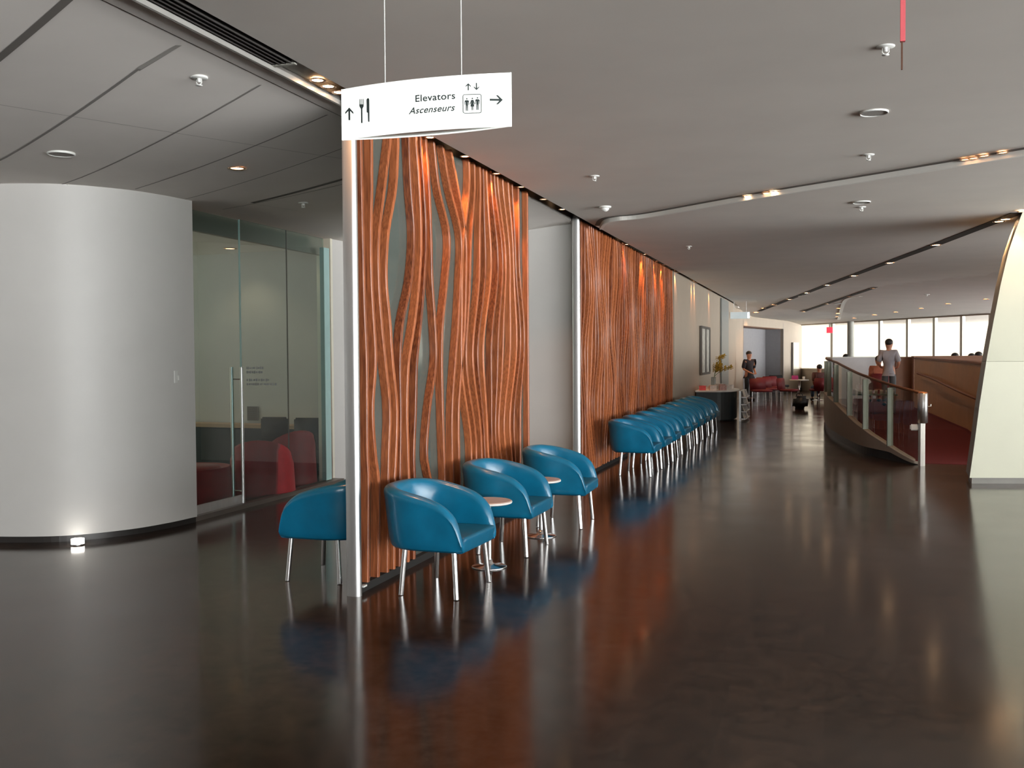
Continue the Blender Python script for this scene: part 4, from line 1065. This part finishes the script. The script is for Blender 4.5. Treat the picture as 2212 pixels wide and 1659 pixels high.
# end post with a card reader box
pe = at_z(1989, 1004); t = thing('ramp_post', 'white steel bollard with a cylinder head at the foot of the ramp', 'bollard', (pe.x + .0, pe.y - .12, 0))
bm = bmesh.new(); prism(bm, [(.05 * math.cos(2 * PI * k / 8 + .4), .05 * math.sin(2 * PI * k / 8 + .4)) for k in range(8)], 0, .62); link('shaft', bm, mat('white_metal', (.78, .76, .70), .3, metal=.6, noise=.02), t)
bm = bmesh.new(); lathe(bm, [(.05, .62), (.070, .63), (.070, 1.05), (.062, 1.06)], 28, (.012, 0, 0)); link('head', bm, M_steel, t, True)
bm = bmesh.new(); lathe(bm, [(.066, 1.06), (.055, 1.075), (0, 1.08)], 28, (.012, 0, 0)); link('cap', bm, mat('copper_cap', (.75, .30, .12), .35, metal=.6, noise=.03), t, True)
bm = bmesh.new(); bx(bm, (-.10, 0, .56), (.12, .05, .09)); bmesh.ops.bevel(bm, geom=bm.edges[:], offset=.015, segments=2, affect='EDGES'); link('side_bracket', bm, M_white, t)
bm = bmesh.new(); tube(bm, [(.07, 0, .86), (.12, 0, .87), (.12, 0, .90)], .008, 8); link('hook', bm, M_steel, t)
# ramp carpet surface and raised floor
def zr(y): return max(.004, min(.30, .28 * (y - 15.6) / 2.7))
bm = bmesh.new(); prev = None
rw = [(2.62, 15.55), (2.45, 16.8), (2.32, 18.3), (2.12, 22.9), (2.0, 25.0)]
def rwx(y):
    if y <= rw[0][1]: return rw[0][0]
    for (a, b), (c, d) in zip(rw[:-1], rw[1:]):
        if y <= d: return a + (c - a) * (y - b) / (d - b)
    return rw[-1][0]
def lcx(y):
    best = min(cvp, key=lambda c: abs(c.y - y)); return best.x + .06
for k in range(40):
    y_ = 15.6 + (25 - 15.6) * k / 39
    r = [bm.verts.new((lcx(y_), y_, zr(y_))), bm.verts.new((rwx(y_), y_, zr(y_))), bm.verts.new((rwx(y_), y_, zr(y_) - .02)), bm.verts.new((lcx(y_), y_, zr(y_) - .02))]
    if prev:
        for j in range(4): bm.faces.new((prev[j], r[j], r[(j + 1) % 4], prev[(j + 1) % 4]))
    else: bm.faces.new(r)
    prev = r
bm.faces.new(prev); o = link('ramp_floor', bm, M_carpet); tag(o, 'dark red carpeted ramp rising between the glass balustrade and the tan wall', 'ramp')
bm = bmesh.new(); prism(bm, [(.0, 25), (4.9, 25), (9, 25), (9, 28), (4.0, 36), (.0, 36)], .0, .30); o = link('raised_floor', bm, M_carpet); tag(o, 'raised lounge floor covered in dark red carpet beyond the ramp', 'platform')
# tan ramp wall with handrail
t = thing('ramp_wall', 'tan half-height wall with a wooden handrail on the right of the ramp', 'half wall', (2.62, 15.55, 0))
off = Vector((2.62, 15.55))
bm = bmesh.new(); ribbon(bm, [(x - off.x, y_ - off.y) for x, y_ in rw], 0, [1.40, 1.44, 1.47, 1.49, 1.50], -.14); link('panel', bm, M_tan, t)
bm = bmesh.new(); ribbon(bm, [(x - off.x - .02, y_ - off.y) for x, y_ in rw], [1.40, 1.44, 1.47, 1.49, 1.50], [1.43, 1.47, 1.50, 1.52, 1.53], -.18); link('top_cap', bm, M_brown, t)
hr = [Vector((2.50 - off.x, 16.0 - off.y, .80)), Vector((2.24 - off.x, 18.3 - off.y, .95)), Vector((2.06 - off.x, 21.5 - off.y, 1.12)), Vector((1.97 - off.x, 23.8 - off.y, 1.18))]
bm = bmesh.new(); tube(bm, catmull(hr, 6), .024, 10); o = link('handrail', bm, M_brown, t); smooth_angle(o)
for p in catmull(hr, 1):
    bm = bmesh.new(); tube(bm, [p, p + Vector((.07, 0, -.04))], .01, 8); link('rail_bracket', bm, M_steel, t)
bm = bmesh.new(); ribbon(bm, [(x - off.x - .01, y_ - off.y) for x, y_ in rw], [zr(y_) for x, y_ in rw], [zr(y_) + .05 for x, y_ in rw], -.02); link('skirting', bm, M_darkred, t)
# partitions on the raised floor
def slab_px(name, label, cat, x0, x1, ytop, d, z0, m_, th=.12, cap=None):
    a, b = at_d(x0, ytop, d), at_d(x1, ytop, d); c = (a + b) / 2; ang = math.atan2(b.y - a.y, b.x - a.x)
    t = thing(name, label, cat, (c.x, c.y, z0), ang); Lp = (b - a).length
    bm = bmesh.new(); bx(bm, (0, 0, (c.z - z0) / 2), (Lp, th, c.z - z0)); link('panel', bm, m_, t)
    bm = bmesh.new(); bx(bm, (0, 0, c.z - z0 + .015), (Lp + .02, th + .06, .03)); link('top_cap', bm, cap or m_, t)
    return t
slab_px('reception_counter', 'white topped half-height counter behind the top of the glass balustrade', 'counter', 1792, 1886, 773, 29, .30, mat('counter_white', (.62, .60, .60), .5, noise=.03), .5, M_white)
slab_px('partition', 'brown half-height partition right of the standing grey-shirted man', 'partition', 1934, 1978, 773, 27.5, .30, M_brown)
slab_px('partition', 'dark low partition under the heads of the seated people at the windows', 'partition', 1972, 2160, 771, 27, .30, M_brown)
# table with bright glasses behind the balustrade
pt_ = at_d(1862, 846, 24)
t = thing('display_table', 'low glass display table with glowing white items behind the balustrade', 'table', (1.0, 23.2, .30))
bm = bmesh.new(); bx(bm, (0, 0, .42), (1.0, .5, .03)); link('table_top', bm, mat('table_glass_top', (.25, .42, .40), .1, noise=.03), t)
for sx in (-.45, .45):
    for sy in (-.2, .2):
        bm = bmesh.new(); tube(bm, [(sx, sy, 0), (sx, sy, .42)], .015, 8); link('leg', bm, M_steel, t)
for k in range(8):
    bm = bmesh.new(); lathe(bm, [(0, 0), (.028, 0), (.036, .09), (.030, .09), (.024, .01), (0, .01)], 12); o = link('glass_cup', bm, M_white, None, True); o.location = (.60 + k * .115, 23.1 + .06 * (k % 2), .735)
    tag(o, 'small pale cup in the row on the low display table behind the balustrade', 'cup', 'cups on the display table')

# exit sign at the far window
pe = at_d(1792, 713, 40)
t = thing('exit_sign', 'small red glowing sign box hanging before the far window', 'sign', (pe.x, pe.y, pe.z - .12))
bm = bmesh.new(); bx(bm, (0, 0, .12), (.24, .08, .24)); link('sign_box', bm, M_exit, t)
bm = bmesh.new(); bx(bm, (0, 0, .33), (.05, .05, .18)); link('bracket', bm, M_colm, t)
# white panel on the far wall
p = fp(fpx(1716)); ang = math.atan2(fd.y, fd.x)
t = thing('wall_panel', 'tall white lit panel with a dark frame on the far wall beside the window', 'panel', (p.x, p.y, 1.0), ang)
wl = fpx(1722) - fpx(1709)
bm = bmesh.new(); bx(bm, (0, -.05, .55), (wl, .04, 1.15)); link('panel_face', bm, M_frame, t)
bm = bmesh.new(); bx(bm, (-wl / 2, -.05, .4), (.10, .06, 1.45)); link('frame', bm, M_seam, t)

# ------------------------------------------------------------------ people
def skin_mesh(name, nodes, edges, m_, parent, sub=2, root=0):
    me = bpy.data.meshes.new(name); me.from_pydata([n[0] for n in nodes], edges, [])
    o = bpy.data.objects.new(name, me); COL.objects.link(o)
    md = o.modifiers.new('skin', 'SKIN'); md.use_smooth_shade = True
    sv = me.skin_vertices[0].data
    for i, n_ in enumerate(nodes):
        r_ = n_[1]; sv[i].radius = (r_, r_) if not isinstance(r_, tuple) else r_
        sv[i].use_root = (i == root)
    s = o.modifiers.new('sub', 'SUBSURF'); s.levels = sub; s.render_levels = sub
    dg = bpy.context.evaluated_depsgraph_get(); dg.update()
    me2 = bpy.data.meshes.new_from_object(o.evaluated_get(dg)); bpy.data.objects.remove(o)
    o = bpy.data.objects.new(name, me2); COL.objects.link(o); me2.materials.clear(); me2.materials.append(m_)
    for p_ in me2.polygons: p_.use_smooth = True
    o.parent = parent
    return o
def person(label, loc, rz, h_=1.72, pose='stand', shirt=M_navy, legs=M_navy, arm='side', short=False, group=None):
    """figure faces local +X; sizes in fractions of a 1.72 m body scaled by h_"""
    s = h_ / 1.72; t = thing('person', label, 'person', loc, rz, group)
    V = lambda x, y, z: (x * s, y * s, z * s)
    sit = pose == 'sit'
    hz_ = .50 if sit else .92
    nodes = []; edges = []
    def add(p, r, par=None):
        nodes.append((V(*p), r * s)); 
        if par is not None: edges.append((par, len(nodes) - 1))
        return len(nodes) - 1
    z0 = hz_
    pel = add((0, 0, z0), .115); wa = add((0, 0, z0 + .16), .105, pel); chst = add((.0, 0, z0 + .36), .125, wa); nk0 = add((-.01, 0, z0 + .50), .07, chst); nk = add((0, 0, z0 + .55), .062, nk0)
    h1 = add((.015, 0, z0 + .61), .088, nk); h2 = add((.01, 0, z0 + .69), .108, h1); h3 = add((0, 0, z0 + .755), .085, h2)
    tj = {}
    for sy in (-1, 1):
        sh = add((0, sy * .17, z0 + .45), .058, chst)
        if arm == 'side': el, wr, hd = (-.03, sy * .225, z0 + .18), (.04, sy * .24, z0 - .04), (.07, sy * .24, z0 - .11)
        elif arm == 'front': el, wr, hd = (-.02, sy * .225, z0 + .18), (.20, sy * .12, z0 + .06), (.26, sy * .07, z0 + .03)
        else: el, wr, hd = (-.06, sy * .25, z0 + .19), (.08, sy * .21, z0 + .08), (.14, sy * .17, z0 + .06)
        e_ = add(el, .042, sh); w_ = add(wr, .028, e_); hp = add(hd, .036, w_)
        tj[sy] = (sh, e_)
        d_ = (Vector(hd) - Vector(wr)).normalized(); side = d_.cross(Vector((1, 0, 0)) if abs(d_.x) < .6 else Vector((0, 0, 1))).normalized()
        for f in range(4):
            L1 = (.04, .045, .042, .034)[f]
            b = Vector(hd) + side * (.022 * (f - 1.5)) + d_ * .03; k1 = add(tuple(b), .010, hp); k2 = add(tuple(b + d_ * L1 + Vector((.008, 0, 0))), .009, k1); add(tuple(b + d_ * L1 * 1.7 + Vector((.02, 0, 0))), .008, k2)
        th_ = Vector(wr).lerp(Vector(hd), .6) + side * -.03; k1 = add(tuple(th_), .011, hp); add(tuple(th_ - side * .022 + d_ * .035), .009, k1)
        hip = add((0, sy * .09, z0 - .04), .092, pel)
        if sit: kn, an = (.42, sy * .11, z0 - .02), (.42, sy * .11, .09)
        else: kn, an = (.02, sy * .10, .50), (-.01, sy * .11, .085)
        k_ = add(kn, .060, hip); a_ = add(an, .038, k_); add((an[0] + .11, an[1], .035), .032, a_)
    body = skin_mesh('body', nodes, edges, M_skin, t, 1)
    # nose, eyes, ears join the body mesh
    bm = bmesh.new(); bm.from_mesh(body.data)
    hc = Vector(nodes[h2][0])
    def blob(c, r): bmesh.ops.create_uvsphere(bm, u_segments=8, v_segments=6, radius=1, matrix=Matrix.Translation(c) @ Matrix.Diagonal((*r, 1)))
    blob(hc + Vector((.09 * s, 0, -.02 * s)), (.018 * s, .012 * s, .022 * s))
    for sy in (-1, 1):
        blob(hc + Vector((0, sy * .085 * s, -.01 * s)), (.018 * s, .010 * s, .03 * s)); blob(hc + Vector((.08 * s, sy * .032 * s, .01 * s)), (.008 * s, .012 * s, .007 * s))
    blob(hc + Vector((.078 * s, 0, -.055 * s)), (.008 * s, .024 * s, .006 * s))
    for f in bm.faces: f.smooth = True
    bm.to_mesh(body.data); bm.free()
    # clothing follows the same joints
    def sub_(ids, grow, name, m_, lvl=1, extra=()):
        mp = {i: k for k, i in enumerate(ids)}
        nn_ = [(nodes[i][0], nodes[i][1] + grow.get(i, grow['d']) * s) for i in ids]
        ee = [(mp[a], mp[b]) for a, b in edges if a in mp and b in mp]
        for p_, r_, j in extra:
            nn_.append((V(*p_), r_ * s)); ee.append((mp[j], len(nn_) - 1))
        return skin_mesh(name, nn_, ee, m_, t, lvl)
    ids = [pel, wa, chst, nk0] + [x for sy in (-1, 1) for x in tj[sy]]
    if not short:
        ids += [tj[sy][1] + 1 for sy in (-1, 1)]
    sub_(ids, {'d': .036, nk0: .022, chst: .045, pel: .034}, 'shirt', shirt, extra=[((0, 0, z0 - .09), .135, pel)])
    leg_ids = [pel]
    base = {}
    for sy in (-1, 1):
        # hip index is after hand chain
        pass
    hips = [b for a, b in edges if a == pel and b != wa]
    for hp_ in hips: leg_ids += [hp_, hp_ + 1, hp_ + 2]
    sub_(leg_ids, {'d': .018}, 'trousers', legs, extra=[((0, 0, z0 + .07), .115, pel)])
    for hp_ in hips:
        an = Vector(nodes[hp_ + 2][0]); bm = bmesh.new(); bx(bm, (an.x + .06 * s, an.y, .04 * s), (.26 * s, .095 * s, .08 * s)); bmesh.ops.bevel(bm, geom=bm.edges[:], offset=.025 * s, segments=3, affect='EDGES'); link('shoe', bm, M_shoe, t, True)
    bm = bmesh.new(); bmesh.ops.create_uvsphere(bm, u_segments=18, v_segments=12, radius=1, matrix=Matrix.Translation(hc + Vector((-.018 * s, 0, .03 * s))) @ Matrix.Diagonal((.108 * s, .098 * s, .092 * s, 1)))
    link('hair', bm, M_hair, t, True)
    return t
pm = at_z(1613, 864)
person('man in dark clothes standing by the grey door recess with hands together in front', (pm.x + .1, pm.y - .3, 0), math.radians(-50), 1.74, 'stand', M_navy, M_black, 'front', True)
pm = at_d(1920, 800, 24.8)
person('man in a grey shirt standing with his back turned and hands at his waist', (pm.x, pm.y, .30), math.radians(80), 1.70, 'stand', M_grey, M_trous, 'waist', True)
pm = at_d(1898, 800, 26.6)
person('seated person with dark hair in a coral top left of the grey-shirted man', (pm.x, pm.y, .30), math.radians(100), 1.68, 'sit', M_coral, M_darkred, 'front', True)
pm = at_d(1770, 820, 34)
person('person in dark top sitting on the red chair in front of the bright window', (pm.x, pm.y, 0), math.radians(110), 1.66, 'sit', M_brownsh, M_jeans, 'front', True)
for px, d_, zf, lb, dz in ((2062, 29.5, .30, 'seated person whose brown hair shows above the half wall, left one of the pair', 0), (2098, 31, .30, 'seated person leaning down behind the half wall near the pillar', -.02), (2113, 29.5, .30, 'seated dark-haired person behind the half wall, closest to the pillar', .03)):
    pm = at_d(px, 800, d_); person(lb, (pm.x, pm.y, zf + dz), math.radians(150), 1.76, 'sit', M_brownsh, M_trous, 'front')
pm = at_d(1827, 800, 31.5); person('person whose dark head just shows above the white counter', (pm.x, pm.y, .30), math.radians(100), 1.74, 'sit', M_brownsh, M_trous, 'front')

# seats under the seated people
def stool(name, label, p, zf, m_, rz=0, w_=.46, back=True, ped=False, group=None):
    t = thing(name, label, 'chair', (p.x, p.y, zf), rz, group)
    bm = bmesh.new(); bx(bm, (.12, 0, .37), (.50, w_, .08)); bmesh.ops.bevel(bm, geom=bm.edges[:], offset=.025, segments=3, affect='EDGES'); link('seat', bm, m_, t, True)
    if back:
        bm = bmesh.new(); bx(bm, (-.19, 0, .58), (.06, w_, .42), rot=Euler((0, -.12, 0))); bmesh.ops.bevel(bm, geom=bm.edges[:], offset=.025, segments=3, affect='EDGES'); link('backrest', bm, m_, t, True)
    if ped:
        bm = bmesh.new(); tube(bm, [(.1, 0, .01), (.1, 0, .34)], .035, 12); link('pedestal', bm, M_chrome, t, True)
        bm = bmesh.new(); lathe(bm, [(0, 0), (.24, 0), (.22, .012), (.05, .03), (0, .03)], 24, (.1, 0, 0)); link('base_disc', bm, M_chrome, t, True)
    else:
        for sx in (-.08, .30):
            for sy in (-1, 1):
                bm = bmesh.new(); tube(bm, [(sx, sy * (w_ / 2 - .04), 0), (sx, sy * (w_ / 2 - .05), .34)], .014, 8); link('leg', bm, M_chrome, t)
    return t
pm = at_d(1770, 820, 34); stool('swivel_chair', 'dark red swivel chair with a chrome foot under the person at the window', Vector((pm.x + .02, pm.y - .05, 0)), 0, M_darkred, math.radians(110), .56, True, True)
for px, d_, lb, z_ in ((1898, 26.6, 'red chair under the coral-topped person by the grey-shirted man', .3), (2062, 29.5, 'red chair under the left seated person behind the half wall', .3), (2098, 31, 'red chair under the leaning person behind the half wall', .28), (2113, 29.5, 'red chair behind the half wall closest to the pillar', .33), (1827, 31.5, 'red chair behind the white counter', .27)):
    pm = at_d(px, 800, d_); stool('lounge_chair', lb, pm, z_, M_darkred, math.radians(100 if px < 1950 else 150))
# far seating group
pm = at_z(1716, 868)
stool('shell_chair', 'black and red shell chair standing left of the small bright table', Vector((pm.x - .30, pm.y + .7, 0)), 0, M_darkred, math.radians(-20), .62)
for k, lb in enumerate(('dark red chair closest to the standing dark-clothed man', 'second dark red chair in the far row by the door recess', 'third dark red chair in the far row by the door recess', 'black-sided dark red chair at the right end of the far row')):
    pm = at_z(1642 + k * 13, 867 - k * 4.5); stool('lounge_chair', lb, pm, 0, M_darkred if k < 3 else M_black, math.radians(-60), .60, True, False, 'far row of dark red chairs')
pm = at_z(1748, 868)
t = thing('cafe_table', 'small bright topped table in front of the seated person by the window', 'table', (pm.x - .35, pm.y + 1.0, 0))
bm = bmesh.new(); lathe(bm, [(0, .70), (.33, .70), (.33, .73), (0, .73)], 30); link('table_top', bm, M_white, t, True)
bm = bmesh.new(); tube(bm, [(0, 0, .01), (0, 0, .7)], .03, 12); link('column', bm, M_chrome, t, True)
bm = bmesh.new(); lathe(bm, [(0, 0), (.24, 0), (.22, .015), (0, .03)], 24); link('base', bm, M_chrome, t, True)
o = box('shopping_bag', (pm.x - .50, pm.y + 1.1, .80), (.22, .12, .14), M_magenta, bevel=.02); tag(o, 'small magenta bag lying on the bright little table', 'bag')
bm = bmesh.new(); lathe(bm, [(0, 0), (.035, 0), (.045, .11), (.038, .11), (.03, .01), (0, .01)], 14); o = link('drinking_glass', bm, M_white, None, True); o.location = (pm.x - .2, pm.y + .9, .73); tag(o, 'shiny glass standing on the bright little table', 'glass')
pm = at_z(1727, 884)
t = thing('backpack', 'black bag slumped on the floor left of the swivel chair', 'bag', (pm.x, pm.y, 0))
bm = bmesh.new(); bx(bm, (0, 0, .20), (.44, .34, .40)); bmesh.ops.bevel(bm, geom=bm.edges[:], offset=.09, segments=5, affect='EDGES')
for v in bm.verts: v.co.x += .06 * (v.co.z / .4); v.co.y *= 1.1 - .4 * v.co.z
link('bag_body', bm, M_black, t, True)
bm = bmesh.new(); tube(bm, catmull([(-.1, 0, .36), (-.06, 0, .46), (.06, 0, .46), (.1, 0, .36)], 5), .012, 8); link('handle', bm, M_black, t, True)
